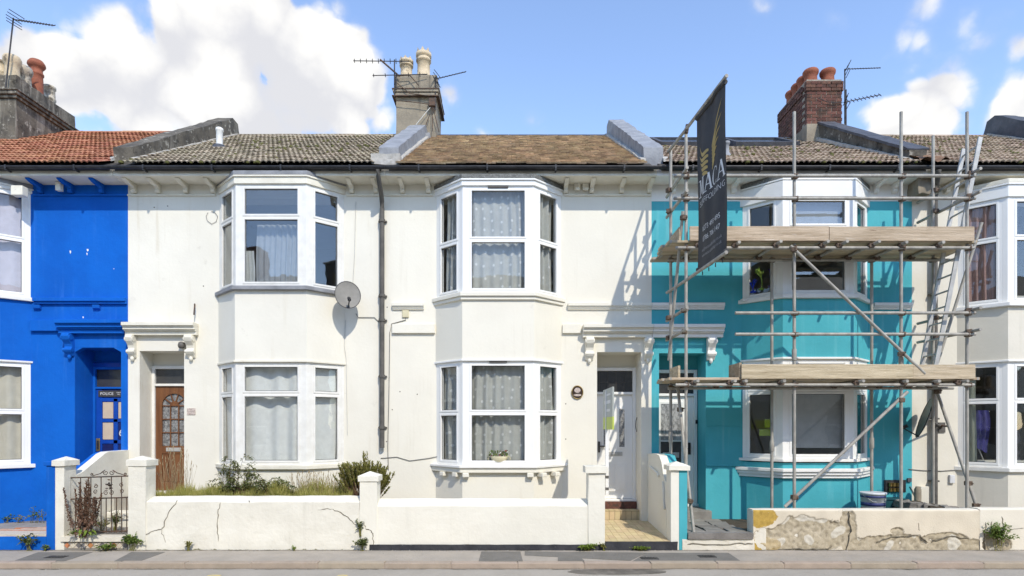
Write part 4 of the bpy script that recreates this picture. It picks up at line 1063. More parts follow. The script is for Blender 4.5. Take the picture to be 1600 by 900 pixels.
curtain('pale blue-grey blind in the upper window of the teal house', [(4.66, 10.26), (5.74, 10.26)], V(385, 10.2), V(310, 10.2), 'net_faint', .002, .5, 10, cat='blind', name='roller_blind', group=None, seed=10)
# coral ornaments in the teal upper window
def coral(label, px, py, hgt, mat, seed, rad=.012, n=9):
    rnd = random.Random(seed); t = thing('coral_ornament', label, 'ornament', (U(px, 10.42), 10.42, V(py, 10.42)), 'coral ornaments on the teal sill')
    m = MB(); z0 = V(py, 10.42); x = U(px, 10.42)
    m.lathe([(.05, 0), (.055, .012), (.03, .025)], (x, 10.42, z0), 10)
    def br(p, dv, L, r, dep):
        q = p + dv * L; m.tube([p, (p + q) / 2 + Vector((rnd.uniform(-.01, .01), 0, 0)), q], r, 6, True, r * .75)
        if dep: 
            for _ in range(3): br(p + dv * L * rnd.uniform(.4, 1), (dv + Vector((rnd.uniform(-.9, .9), rnd.uniform(-.3, .3), rnd.uniform(0, .5)))).normalized(), L * .65, r * .8, dep - 1)
    br(Vector((x, 10.42, z0 + .02)), Vector((0, 0, 1)), hgt * .42, rad, 3)
    m.build('branch', mat, t)
coral('blue coral ornament on the teal house upper sill', 1177, 457, .26, 'blue_coral', 1)
coral('green coral ornament on the teal house upper sill', 1190, 453, .42, 'green_coral', 2)
coral('purple coral ornament on the teal house upper sill', 1205, 448, .36, 'purple_coral', 3)
MB().box(4.05, 4.78, YF - .12, YF + .3, V(462, YB) - .02, V(459, YB)).build('window_board', 'trim_clean', H4)
tag(MB().box(4.36, 4.60, 10.52, 10.524, V(681, 10.5), V(671, 10.5)).box(4.45, 4.56, 10.518, 10.522, V(668, 10.5), V(655, 10.5)).build('poster', 'lime_poster'), 'lime green poster strip inside the teal ground-floor window', 'poster')
# planter of flowers in the cream house window
fx, fy, fz = U(780, 10.23), 10.23, V(722, 10.23)
pl = thing('flower_planter', 'two-handled cream planter of flowers in the cream house window', 'planter', (fx, fy, fz))
MB().lathe([(.09, 0), (.13, .03), (.155, .09), (.15, .10)], (fx, fy, fz), 18).build('bowl', 'ceramic_cream', pl)
for sg in (-1, 1): MB().tube([(fx + sg * (.14 + .05 * math.sin(a)), fy, fz + .055 + .05 * math.cos(a)) for a in [i * math.pi / 8 for i in range(9)]], .011, 6).build('handle', 'ceramic_cream', pl)
rnd = random.Random(3)
for mt, nm, k, rr in (('leaf_green', 'foliage', 60, .02), ('petal_white', 'white_blossom', 26, .018), ('petal_red', 'red_blossom', 12, .018)):
    m = MB()
    for _ in range(k):
        c = Vector((fx + rnd.uniform(-.17, .17), fy + rnd.uniform(-.05, .03), fz + .1 + rnd.uniform(0, .10)))
        e = Vector((rnd.uniform(-1, 1), rnd.uniform(-1, 1), rnd.uniform(-1, 1))).normalized(); g = e.orthogonal().normalized(); hh = e.cross(g)
        m.add([c + g * rr, c + hh * rr, c - g * rr, c - hh * rr], [(0, 1, 2, 3)])
    m.build(nm, mt, pl)
# clothes airer in the ivory house
ax, ay, az = U(1520, 10.75), 10.75, 1.25
ai = thing('clothes_airer', 'folding airer with a dark blue cloth in the ivory house window', 'airer', (ax, ay, az))
m = MB()
for (a, b) in (((-.2, 0), (.18, .9)), ((.2, 0), (-.18, .9)), ((-.18, .9), (.3, .9)), ((-.1, .65), (.25, .65))): m.tube([(ax + a[0], ay, az + a[1]), (ax + b[0], ay, az + b[1])], .009, 6)
m.build('rack', 'aluminium', ai)
MB().grid(lambda u, v: (ax - .02 + .28 * u + .03 * math.sin(v * 5), ay - .03 + .02 * math.sin(u * 16), az + .92 - v * (.62 + .15 * u)), 14, 8).build('cloth', 'cloth_blue', ai)
# ------------------------------------------------------------------ party-wall parapets on the roof line
def roof_z(y): return EAVE_Z + (y - EAVE_Y) * (RIDGE_Z - EAVE_Z) / (RIDGE_Y - EAVE_Y)


def parapet(label, x, h0, h1, mat, w=.34, y0=10.42, y1=14.45, flash='mortar', seed=0, capmat=None):
    t = thing('parapet_wall', label, 'parapet', (x, y0, roof_z(y0)), 'parapets between the roofs')
    pts = [(y0, roof_z(y0) - .12), (y0 - .02, roof_z(y0) + h0 * .75), (y0 + .09, roof_z(y0) + h0), (y1 - .25, roof_z(y1) + h1 - .03), (y1, roof_z(y1) + h1 - .05), (y1 + .25, roof_z(y1) - .25)]
    o = MB().prism_x(pts, x - w / 2, x + w / 2).build('wall', mat, t, fix=True); roughen(o, .16, .022, .35, seed)
    if capmat:
        c = [(y0 - .03, roof_z(y0) + h0 * .78), (y0 + .08, roof_z(y0) + h0 + .02), (y1 - .25, roof_z(y1) + h1), (y1, roof_z(y1) + h1 - .02), (y1, roof_z(y1) + h1 - .06), (y1 - .25, roof_z(y1) + h1 - .05), (y0 + .09, roof_z(y0) + h0 - .03), (y0 - .02, roof_z(y0) + h0 * .7)]
        roughen(MB().prism_x(c, x - w / 2 - .03, x + w / 2 + .03).build('coping', capmat, t, fix=True), .16, .012, .3, seed + 3)
    for sg in (-1, 1):   # mortar fillet along the tiles
        xx = x + sg * (w / 2 + .03)
        f = MB().prism_x([(y0 - .1, roof_z(y0 - .1) + .0), (y0 - .1, roof_z(y0 - .1) + .055), (y1 - .1, roof_z(y1 - .1) + .075), (y1 - .1, roof_z(y1 - .1))], xx - .045, xx + .045).build('fillet', flash, t, fix=True)
        roughen(f, .12, .014, .12, seed + 5)
    return t


parapet('long dark lichened parapet between the red and grey roofs', P1, .30, .34, 'lichen_stone', .36, 10.50, seed=1)
parapet('grey-blue painted parapet below the tall stucco chimney', P2, .30, .22, 'lead_paint', .34, 10.46, 14.0, seed=2)
parapet('grey-blue painted parapet between the brown roof and the rooflights', P3, .30, .30, 'lead_paint', .34, 10.46, seed=3)
parapet('dark parapet with grey coping below the brick chimney', P4, .26, .30, 'lichen_stone', .32, 10.46, 14.0, seed=4, capmat='lead_dark')
parapet('black sheeted parapet at the far end of the ivory roof', P5, .30, .40, 'lead_dark', .5, 10.46, seed=6)
parapet('dark parapet at the foot of the sooty chimney', P0, .26, .26, 'lichen_stone', .34, 10.46, seed=8)
t = thing('kerb_block', 'white rendered gutter block under the grey-blue parapet end', 'block', (P2 - .02, 10.4, 6.5))
roughen(MB().box(P2 - .25, P2 + .25, 10.2, 10.5, 6.36, 6.54).build('block', 'mortar', t), .08, .02, .2)
t = thing('lead_flashing', 'crumpled brown lead flashing at the ivory roof corner', 'flashing', (P4 + .2, 10.3, 6.4))
roughen(MB().grid(lambda u, v: (P4 - .15 + .5 * u, 10.12 + .40 * v, 6.40 + .24 * v + .04 * math.sin(u * 9 + v * 3)), 10, 6).build('sheet', 'rust_brown', t), .05, .03, .1)


# ------------------------------------------------------------------ chimneys
def chimney_pot(parent, x, y, z, h, r, mat, style, seed=0):
    if style == 'crown':
        pr = [(r * .95, 0), (r, .05), (r * .93, .06), (r * .90, h * .55), (r * 1.08, h * .57), (r * 1.10, h * .63), (r * .95, h * .66), (r * .95, h * .72), (r * 1.12, h * .74), (r * 1.12, h * .86), (r * .8, h * .87), (r * .75, h * .5)]
    elif style == 'roll':
        pr = [(r * .95, 0), (r * .95, h * .30), (r * .90, h * .62), (r * 1.05, h * .68), (r * 1.15, h * .80), (r * 1.15, h * .90), (r * 1.0, h), (r * .8, h), (r * .75, h * .5)]
    elif style == 'cowl':
        pr = [(r * .95, 0), (r * .90, h * .5), (r * .86, h * .62), (r, h * .64), (r, h * .68), (r * .84, h * .70), (r * .84, h * .80), (r * 1.0, h * .82), (r * 1.25, h * .88), (r * 1.2, h * .93), (r * .9, h)]
    else:
        pr = [(r * .98, 0), (r * .95, h * .4), (r * 1.06, h * .44), (r * 1.06, h * .50), (r * .94, h * .52), (r * .90, h * .85), (r * 1.06, h * .88), (r * 1.06, h * .97), (r * .8, h), (r * .75, h * .6)]
    o = MB().lathe(pr, (x, y, z), 20, cap=False).build('chimney_pot', mat, parent)
    MB().lathe([(r * .3, h * .5), (r * .76, h * .5)], (x, y, z), 20).build('flue', 'roof_felt', o)
    if style == 'crown':
        m = MB()
        for k in range(8):
            a = k * math.pi / 4; a2 = .3
            q = [(x + r * 1.06 * math.cos(a + s), y + r * 1.06 * math.sin(a + s)) for s in (-a2, 0, a2)]
            m.add([(q[0][0], q[0][1], z + h * .85), (q[2][0], q[2][1], z + h * .85), (q[1][0], q[1][1], z + h * 1.0)], [(0, 1, 2)])
        m.build('crown', mat, o)
    return o


# sooty stack at the left
cy0, cy1, cx0, cx1 = 13.0, 14.75, -12.0, -10.80
t = thing('chimney_stack', 'sooty rendered chimney stack with mixed pots above the red roof', 'chimney', (-11.4, 13.8, 7.8))
roughen(MB().box(cx0, cx1, cy0, cy1, 7.6, 9.02).build('stack', 'lichen_stone', t), .16, .014, .4, 2)
for (a, b, e) in ((9.021, 9.08, .05), (9.081, 9.15, .10), (9.151, 9.19, .13)): MB().box(cx0 - e, cx1 + e, cy0 - e, cy1 + e, a, b).build('cornice', 'lichen_stone', t, bevel=.012)
roughen(MB().box(cx0 - .02, cx1 + .02, cy0 - .02, cy1 - .02, 9.191, 9.52).build('pot_bed', 'lichen_stone', t), .16, .03, .4, 3)
for (px, y, h, r, mt, st) in ((19, 13.15, .52, .15, 'pot_buff', 'roll'), (37, 13.5, .50, .15, 'pot_white', 'roll'), (57, 13.95, .92, .145, 'pot_red', 'cowl'), (77, 14.45, .62, .13, 'pot_white', 'band'), (3, 13.3, .5, .15, 'pot_buff', 'band')):
    chimney_pot(t, U(px, y), y, 9.50, h, r, mt, st)
# stucco stack in the middle
t = thing('chimney_stack', 'tall brown stucco chimney stack with two buff pots beside the brown roof', 'chimney', (-2.3, 14.2, 8.6))
x0, x1, y0, y1 = U(619, 14.0), U(681, 14.0), 14.0, 15.0
roughen(MB().box(x0, x1, y0, y1, 8.2, V(155, 14)).build('stack', 'stucco_brown', t), .16, .008, .5, 4)
for (pa, pb, e) in ((155, 151, .015), (150.5, 146, .045), (145.5, 140, .07), (139, 118, .03)): MB().box(x0 - e, x1 + e, y0 - e, y1 + e, V(pa, 14), V(pb, 14) - .001).build('cornice' if e != .03 else 'pot_bed', 'stucco_brown', t, bevel=.008)
m = MB()
for py in (141, 152): m.box(x0 - .085, x1 + .085, y0 - .085, y1 + .085, V(py + .7, 14), V(py - .7, 14))
m.build('iron_band', 'rust_iron', t)
MB().box(U(655, 13.9), U(673, 13.9), 13.72, 13.99, 8.5, V(213, 13.9)).build('soaker', 'lead_paint', t)
chimney_pot(t, U(635, 14.3), 14.3, V(118, 14.2), .46, .15, 'pot_buff', 'crown'); chimney_pot(t, U(662, 14.3), 14.3, V(118, 14.2), .66, .165, 'pot_buff', 'crown')
# brick stack on the right
t = thing('chimney_stack', 'red brick chimney stack with a row of terracotta pots', 'chimney', (7.1, 14.2, 8.6))
x0, x1, y0, y1 = 6.66, 7.47, 13.5, 14.95; zt = 9.74; zb = 8.72; zl = 8.0
MB().box(x0 + .012, x1 - .012, y0 + .012, y1 - .012, zl, zt - .004).build('core', 'brick_mortar', t)
roughen(MB().box(x0 - .004, x1 + .004, y0 - .02, y1, zl, zb).build('rendered_base', 'stucco_brown', t), .14, .012, .3, 7)
nrow = int((zt - zb) / .074); cnt = 0
bx = {}
def brick(x, y, z, L, wd):
    k = (round(L, 3), round(wd, 3))
    if k not in bx: bx[k] = MB().box(-L / 2, L / 2, -wd / 2, wd / 2, 0, .064).mesh('brick', 'brick_red')
    o = link(bpy.data.objects.new('brick', bx[k]), t); o.location = Vector((x, y, z)) - ORG[t.name] + Vector((random.uniform(-.002, .002), random.uniform(-.002, .002), 0))
    o.rotation_euler = (0, 0, random.uniform(-.01, .01))
for r in range(nrow):
    z = zb + .006 + r * .0745; e = 0.0 if r not in (nrow - 1, nrow - 2, nrow - 3) else .022
    # front face, then the face looking towards the street's left end
    n = 3.5; w = (x1 - x0 + 2 * e); u = x0 - e + (0 if r % 2 else -.115)
    while u < x1 + e - .02:
        a, b = max(u, x0 - e), min(u + .225, x1 + e)
        if b - a > .03: brick((a + b) / 2, y0 - e + .051, z, b - a - .011, .10)
        u += .2285
    u = y0 - e + (.113 if r % 2 else .228)
    while u < y1:
        a, b = max(u, y0 + .105), min(u + .218, y1)
        if b - a > .03: brick(x0 - e + .051, (a + b) / 2, z, .10, b - a - .011)
        u += .2285
for (px, y, h) in ((1270, 13.72, .34), (1293, 13.72, .34), (1256, 14.02, .34), (1244, 14.3, .34), (1235, 14.6, .34)):
    chimney_pot(t, U(px, y) if px > 1280 else 6.86, y, zt - .02, h, .15, 'pot_red', 'roll')
MB().tube([(6.9, 13.47, 9.3), (7.1, 13.46, 9.2), (7.3, 13.46, 9.18), (7.46, 13.47, 9.2)], .008, 5).build('cable', 'black_plastic', t)
MB().box(x0 + .38, x1 + .03, y0 - .03, y0 + .2, 8.45, zb - .01).build('flashing', 'lead_paint', t)


# ------------------------------------------------------------------ television aerials
def aerial(label, base, top, boom0, boom1, n=11, el=.16, mat='aerial_dark', refl=True, up=Vector((0, 0, 1)), mast_r=.015):
    """mast with a boom carrying cross rods"""
    t = thing('television_aerial', label, 'aerial', base, 'aerials on the chimneys')
    MB().tube([base, top], mast_r, 6).build('mast', mat, t)
    a, b = Vector(boom0), Vector(boom1); bo = MB().tube([a, b], .010, 6).build('boom', mat, t)
    dv = (b - a).normalized(); s = dv.cross(up).normalized() if abs(dv.dot(up)) < .95 else Vector((0, 1, 0)); s2 = dv.cross(s).normalized()
    for i in range(n):
        p = a + (b - a) * (.14 + .84 * i / (n - 1)); L = el * (1 - .35 * i / n)
        e = (s * .75 + s2 * .66).normalized()
        MB().tube([p - e * L / 2, p + e * L / 2], .0085, 5).build('rod', mat, t)
    if refl:
        m = MB()
        for k in (-1, -.5, 0, .5, 1):
            c = a + dv * .03 + s2 * k * .12 + dv * abs(k) * .05; m.tube([c - s * .16, c + s * .16], .008, 5)
        m.build('reflector', mat, t)
    return t


x, y = U(18, 13.05), 12.9
aerial('thin aerial on a tall mast above the sooty chimney', (x, y, 9.2), (U(21, 12.9), 12.9, V(28, 12.9)), (U(20, 12.9), 12.9, V(30, 12.9)), (U(85, 12.6), 12.6, V(40, 12.6)), 13, .14)
aerial('long aerial pointing left above the stucco chimney pots', (U(616, 13.9), 13.93, V(150, 13.9)), (U(616, 13.9), 13.93, V(92, 13.9)), (U(640, 14.1), 14.1, V(96, 14.1)), (U(552, 13.8), 13.8, V(95, 13.8)), 9, .12, refl=False)
aerial('low thin aerial across the front of the stucco chimney pots', (U(619, 13.9), 13.9, V(140, 13.9)), (U(619, 13.9), 13.9, V(114, 13.9)), (U(668, 13.9), 13.9, V(116, 13.9)), (U(582, 13.7), 13.7, V(118, 13.7)), 5, .10, refl=False)
t = thing('aerial_brace', 'black diagonal strut beside the stucco chimney pots', 'strut', (U(615, 13.9), 13.9, V(118, 13.9)))
MB().tube([(U(594, 13.9), 13.9, V(93, 13.9)), (U(624, 13.9), 13.9, V(119, 13.9))], .02, 6).build('strut', 'rust_iron', t)
MB().tube([(U(624, 13.88), 13.88, V(119, 13.9)), (U(640, 13.88), 13.88, V(118, 13.9)), (U(654, 13.88), 13.88, V(134, 13.9))], .012, 6).build('foot', 'rust_iron', t)
aerial('aerial pointing right beside the stucco chimney', (U(680, 13.9), 13.95, V(170, 13.9)), (U(680, 13.9), 13.95, V(118, 13.9)), (U(678, 13.9), 13.95, V(122, 13.9)), (U(728, 13.7), 13.7, V(112, 13.7)), 9, .17)
aerial('upper aerial on the mast behind the brick chimney', (U(1320, 14.2), 14.2, 8.9), (U(1320, 14.2), 14.2, V(108, 14.2)), (U(1320, 14.2), 14.2, V(108, 14.2)), (U(1376, 14.0), 14.0, V(106, 14.0)), 12, .12)
aerial('lower bushy aerial on the mast behind the brick chimney', (U(1322, 14.0), 14.0, 8.9), (U(1322, 14.0), 14.0, V(140, 14.0)), (U(1318, 14.0), 14.0, V(160, 14.0)), (U(1376, 13.8), 13.8, V(148, 13.8)), 9, .30)
t = thing('chimney_cables', 'loose cables and bands strung down the stucco chimney', 'cable', (U(672, 13.9), 13.9, 8.7))
for pts, mt in ((((617, 127), (640, 146), (672, 150)), 'rust_iron'), (((619, 157), (650, 160), (671, 163)), 'rust_iron'), (((672, 168), (650, 195)), 'cable_white'), (((672, 178), (660, 210)), 'rust_iron'), (((676, 165), (686, 206)), 'rust_iron'), (((675, 160), (676, 205)), 'rust_iron')):
    MB().tube([(U(a, 13.9), 13.9, V(b, 13.9)) for a, b in pts], .010, 5).build('cable', mt, t)
MB().box(U(670, 13.88), U(680, 13.88), 13.86, 13.93, V(166, 13.9), V(154, 13.9)).build('cable_box', 'rust_iron', t)
# flue pipe through the grey roof and small vent on the teal roof
vy = 12.2; t = thing('vent_pipe', 'short white vent pipe through the grey roof', 'vent pipe', (U(343, vy), vy, roof_z(vy)))
MB().lathe([(.16, -.06), (.12, .04), (.075, .06)], (U(343, vy), vy, roof_z(vy)), 14).build('collar', 'lead_dark', t)
MB().lathe([(.065, 0), (.065, .32), (.075, .33), (.075, .37), (.06, .385), (.03, .40)], (U(343, vy), vy, roof_z(vy) + .02), 14).build('pipe', 'trim_clean', t)
vy = 11.1; t = thing('vent_pipe', 'small grey vent pipe on the roof behind the banner', 'vent pipe', (U(1135, vy), vy, roof_z(vy)))
MB().lathe([(.10, -.05), (.07, .03), (.05, .05), (.05, .20), (.065, .21), (.065, .25), (.02, .27)], (U(1135, vy), vy, roof_z(vy)), 12).build('pipe', 'lead_paint', t)

# ------------------------------------------------------------------ front garden walls
def cap(t, x0, x1, y0, y1, z, mat, h=.09, rise=.06, over=.025):
    m = MB().box(x0 - over, x1 + over, y0 - over, y1 + over, z, z + h); cx, cy = (x0 + x1) / 2, (y0 + y1) / 2
    a, b, c, dd = x0 - over, x1 + over, y0 - over, y1 + over
    m.v.pop; n = len(m.v); m.f = [f for f in m.f if f != (4, 5, 7, 6)]; m.smooth = [False] * len(m.f)
    m.v.append((cx, cy, z + h + rise)); m.f += [(4, 5, 8), (5, 7, 8), (7, 6, 8), (6, 4, 8)]; m.smooth += [False] * 4
    return roughen(m.build('cap', mat, t, fix=True), .07, .006, .15, int(x0 * 10))


def wall_profile(zf, zb, base=-.05):
    return [(YW, base), (YW, zf - .02), (YW + .02, zf), (YW + .21, zb), (YW + .24, zb - .03), (YW + .24, base)]


def crack(parent, pts, w=.012, seed=0, y=YW):
    """irregular open crack: a thin dark ribbon lying in the wall face"""
    rnd = random.Random(seed); P = []
    for i in range(len(pts) - 1):
        a, b = Vector(pts[i]), Vector(pts[i + 1])
        for k in range(5): P.append(a.lerp(b, k / 5) + Vector((rnd.uniform(-.012, .012), rnd.uniform(-.012, .012))))
    P.append(Vector(pts[-1])); m = MB(); vs = []
    for i, p in enumerate(P):
        a, b = P[max(0, i - 1)], P[min(len(P) - 1, i + 1)]; t = (b - a).normalized(); n = Vector((-t.y, t.x)); ww = w * .62 * rnd.uniform(.3, 1.2) * (1 if 0 < i < len(P) - 1 else .2)
        for sg in (-.5, .5): vs.append((p.x + n.x * ww * sg, y - .0045, p.y + n.y * ww * sg))
        for sg in (-.5, .5): vs.append((p.x + n.x * ww * sg, y + .02, p.y + n.y * ww * sg))
    fs = []
    for i in range(len(P) - 1):
        a = i * 4; fs += [(a, a + 4, a + 5, a + 1), (a + 2, a + 3, a + 7, a + 6), (a, a + 2, a + 6, a + 4), (a + 1, a + 5, a + 7, a + 3)]
    m.add(vs, fs); return m.build('crack', 'crack', parent, fix=True)


def wp(px, py): return (U(px, YW), V(py, YW))
# white house
t = thing('garden_wall', 'white cracked garden wall in front of the weedy garden', 'garden wall', (-4.2, YW, 0), 'low front garden walls')
xa, xb = U(228, YW), U(562, YW)
roughen(MB().prism_x(wall_profile(.745, .80), xa, xb).build('wall', 'wall_white', t, fix=True), .10, .010, .35, 1)
px0, px1 = U(201, YW), U(228, YW)
p = roughen(MB().box(px0, px1, YW - .012, YW + .25, -.05, 1.277).build('pillar', 'wall_white', t), .09, .008, .3, 2)
cap(t, px0, px1, YW, YW + .25, 1.277, 'wall_white')
for q, w, sd in (([(277, 783), (262, 802), (254, 826), (240, 829), (222, 838), (212, 842)], .016, 1), ([(252, 829), (259, 848)], .007, 2), ([(345, 785), (340, 805), (339, 822), (341, 846)], .014, 3), ([(497, 796), (520, 795), (540, 806), (556, 820)], .018, 4), ([(388, 783), (392, 789)], .01, 5)):
    crack(t, [wp(*a) for a in q], w, sd)
# cream house
t = thing('garden_wall', 'smooth cream garden wall with a black painted foot', 'garden wall', (0, YW, 0), 'low front garden walls')
xa, xb = U(589, YW), U(919, YW)
roughen(MB().prism_x(wall_profile(.685, .76), xa, xb).build('wall', 'wall_cream', t, fix=True), .10, .006, .4, 3)
pa, pb = U(562.3, YW), U(589, YW)
roughen(MB().box(pa, pb, YW - .012, YW + .24, -.05, 1.044).build('pillar', 'wall_cream', t), .09, .006, .3, 4); cap(t, pa, pb, YW, YW + .24, 1.044, 'wall_cream', .08, .07)
pa2, pb2 = U(919, YW), U(945, YW)
roughen(MB().box(pa2, pb2, YW - .012, YW + .26, -.05, 1.17).build('pillar', 'wall_cream', t), .09, .006, .3, 5); cap(t, pa2, pb2, YW, YW + .26, 1.17, 'wall_cream', .10, .015, .045)
roughen(MB().box(pa + .15, pb2 + .012, YW - .026, YW + .1, -.05, .085).build('plinth', 'black_plinth', t), .08, .006, .1, 6)
for q, w, sd in (([(571, 826), (580, 829), (582, 833), (585, 855), (587, 862)], .02, 6), ([(563, 822), (566, 850)], .02, 7), ([(570, 815), (571, 826)], .012, 8)):
    crack(t, [wp(*a) for a in q], w, sd, YW - .012)
# party wall cream / teal
t = thing('party_wall', 'scrolled garden party wall painted cream and teal at the doorsteps', 'garden wall', (P3, 9.8, 0))
xa, xb, xm = U(1048, YW), U(1074, YW), U(1061, YW)
for (a, b, mt, sd) in ((xa, xm, 'wall_cream', 7), (xm + .001, xb, 'teal_paint', 8)):
    pts = [(YW + .26, -.02), (YW + .26, 1.0), (YW + .34, 1.03), (YW + .46, 1.12), (YW + .56, 1.30), (YW + .70, 1.40), (YW + .9, 1.42), (YF - .002, 1.40), (YF - .002, -.02)]
    roughen(MB().prism_x(pts, a, b).build('wall', mt, t, fix=True), .10, .005, .3, sd)
    MB().box(a + (.0005 if mt == 'teal_paint' else 0), b, YW - (.0 if mt == 'teal_paint' else .001), YW + .259, -.05, 1.21).build('pillar', mt, t, bevel=.006)
cap(t, xa, xb, YW, YW + .26, 1.211, 'wall_cream', .07, .06, .035)
MB().tube([(xa - .012, YF - .25, 1.18), (xa - .016, YF - .7, 1.12), (xa - .016, YF - .86, 1.07)], .022, 7).build('scroll_bead', 'wall_cream', t)
MB().tube([(xa - .012, YW + .42, 1.0), (xa - .016, YW + .36, .86), (xa - .016, YW + .37, .70), (xa - .012, YW + .30, .58)], .022, 7).build('scroll_bead', 'wall_cream', t)
# party wall blue / white
t = thing('party_wall', 'sloping white party wall between the blue step and iron gate', 'garden wall', (P1, 9.8, 0))
xa, xb, xm = U(72, YW), U(100, YW), U(86, YW)
for (a, b, mt, sd) in ((xm, xb, 'wall_white', 9), (xm - .07, xm - .001, 'blue_paint', 10)):
    pts = [(YW + .26, -.02), (YW + .26, 1.12), (YW + .36, 1.14), (YW + .9, 1.42), (YW + 1.0, 1.45), (YF - .002, 1.46), (YF - .002, -.02)]
    roughen(MB().prism_x(pts, a, b).build('wall', mt, t, fix=True), .10, .006, .3, sd)
MB().box(xm, xb, YW - .002, YW + .259, -.05, 1.277).build('pillar', 'wall_white', t, bevel=.008); MB().box(xa, xm - .001, YW, YW + .259, -.05, 1.277).build('pillar', 'blue_paint', t, bevel=.008)
cap(t, xm, xb, YW, YW + .26, 1.278, 'wall_white', .08, .06, .03)
MB().box(xa - .03, xm - .031, YW - .02, YW + .28, 1.278, 1.34).build('cap', 'blue_paint', t, bevel=.008)
# blue kerb wall
t = thing('kerb_wall', 'low blue kerb wall at the edge of the tiled forecourt', 'garden wall', (-8, YW, 0), 'low front garden walls')
roughen(MB().box(-11.5, xa - .001, YW, YW + .16, -.05, .205).build('wall', 'blue_paint', t), .12, .008, .3, 11)
roughen(MB().box(-11.5, xa - .002, YW + .001, YW + .3, .206, .235).build('coping', 'pale_tile', t), .1, .006, .2, 12)

# peeling wall: render knocked off a rubble core, worked out on a fine grid
def peeling(name, label, x0, x1, zt, patches, yellow, base_col, seed, body='wall_shabby'):
    t = thing(name, label, 'garden wall', ((x0 + x1) / 2, YW, 0), 'low front garden walls')
    nx, nz = int((x1 - x0) / .011), int((zt + .03) / .011); vs = []; cols = []
    def bare(x, z):
        p = Vector((x * 3.1, z * 3.1, seed)); w = noise.noise(p * 1.0) * .5 + noise.noise(p * 3.2) * .35 + noise.noise(p * 9) * .2
        f = -1
        for (cx, cz, rx, rz) in patches:
            dq = 1 - math.sqrt(((x - cx) / rx) ** 2 + ((z - cz) / rz) ** 2) if abs(x - cx) < rx * 2.2 else -1
            f = max(f, dq)
        return f + w * .42
    for j in range(nz + 1):
        for i in range(nx + 1):
            x = x0 + (x1 - x0) * i / nx; z = -.03 + (zt + .03) * j / nz; f = bare(x, z)
            k = min(1, max(0, f / .06)); n1 = noise.noise(Vector((x * 16, z * 16, seed))); n2 = noise.noise(Vector((x * 5, z * 5, seed + 4)))
            y = YW + k * (.016 + .012 * n1 + .012 * n2) + .005 * noise.noise(Vector((x * 2.2, z * 2.2, 9)))
            if j == nz: y += .012
            vs.append((x, y, z))
            c0 = Vector(base_col) * (1 + .08 * n2); c1 = Vector((.44, .37, .25)).lerp(Vector((.55, .475, .35)), .5 + .5 * n2)
            if n1 > .25: c1 = c1.lerp(Vector((.26, .22, .16)), .5)
            if n2 < -.3: c1 = c1.lerp(Vector((.66, .62, .53)), .7)
            for (cx, cz, rx, rz) in yellow:
                q = math.hypot((x - cx) / rx, (z - cz) / rz) + .25 * n2 + .12 * n1
                if q < 1: c0 = Vector((.50, .33, .08)) * (1 + .2 * n1); k = k * .5
            edge = max(0, 1 - abs(f - .02) / .05) if f > -.03 else 0
            c = c0.lerp(c1, k).lerp(Vector((.12, .10, .07)), edge * .45)
            cols.append((*c, 1))
    fs = [(j * (nx + 1) + i, j * (nx + 1) + i + 1, (j + 1) * (nx + 1) + i + 1, (j + 1) * (nx + 1) + i) for j in range(nz) for i in range(nx)]
    o = MB().add(vs, fs, True).build('wall_face', 'damaged_wall', t)
    ca = o.data.color_attributes.new('paint', 'FLOAT_COLOR', 'POINT')
    for i, c in enumerate(cols): ca.data[i].color = c
    roughen(MB().prism_x([(YW + .03, -.03), (YW + .03, zt - .035), (YW + .012, zt - .012), (YW + .05, zt + .006), (YW + .2, zt + .004), (YW + .24, zt - .03), (YW + .24, -.03)], x0 + .002, x1).build('wall_core', body, t, fix=True), .12, .004, .2, seed)
    return t


xw = U(1177, YW); xe = U(1531, YW)
def rp(px, py, rx, ry): return (U(px, YW), V(py, YW), rx * YW / F, ry * YW / F)
t = peeling('garden_wall', 'peeling cream garden wall with bare rubble and a yellow end', xw, xe, .607,
            [rp(1265, 835, 62, 30), rp(1215, 845, 35, 22), rp(1325, 830, 14, 36), rp(1400, 850, 75, 15), rp(1475, 850, 55, 17), rp(1440, 857, 120, 8), rp(1325, 800, 7, 8), rp(1402, 830, 10, 6)],
            [rp(1186, 806, 26, 20), rp(1195, 853, 24, 12)], (.68, .60, .465), 3)
for q, w, sd in (([(1372, 847), (1395, 838), (1437, 836), (1450, 848)], .014, 21), ([(1455, 847), (1480, 838), (1515, 841)], .012, 22), ([(1434, 818), (1437, 829)], .008, 23), ([(1215, 860), (1240, 858), (1290, 859), (1300, 854)], .02, 24), ([(1540, 817), (1538, 861)], .03, 25), ([(1549, 814), (1551, 835)], .02, 26), ([(1326, 800), (1330, 830), (1322, 860)], .012, 27)):
    if q[0][0] < 1530: crack(t, [wp(*a) for a in q], w, sd)
MB().box(xw - .006, xw + .2, YW + .004, YW + .23, -.03, .600).build('wall_end', 'wall_shabby', t, bevel=.01)
t = peeling('garden_wall', 'whiter garden wall at the ivory house with weeds in its crack', xe + .002, 11.6, .625, [rp(1548, 848, 14, 16), rp(1570, 852, 12, 10)], [], (.73, .67, .555), 5)
for q, w, sd in (([(1540, 817), (1538, 840), (1539, 861)], .032, 25), ([(1549, 814), (1551, 835)], .022, 26), ([(1566, 806), (1569, 830), (1560, 850)], .02, 28), ([(1572, 834), (1585, 826), (1600, 825)], .012, 29)):
    crack(t, [wp(*a) for a in q], w, sd)
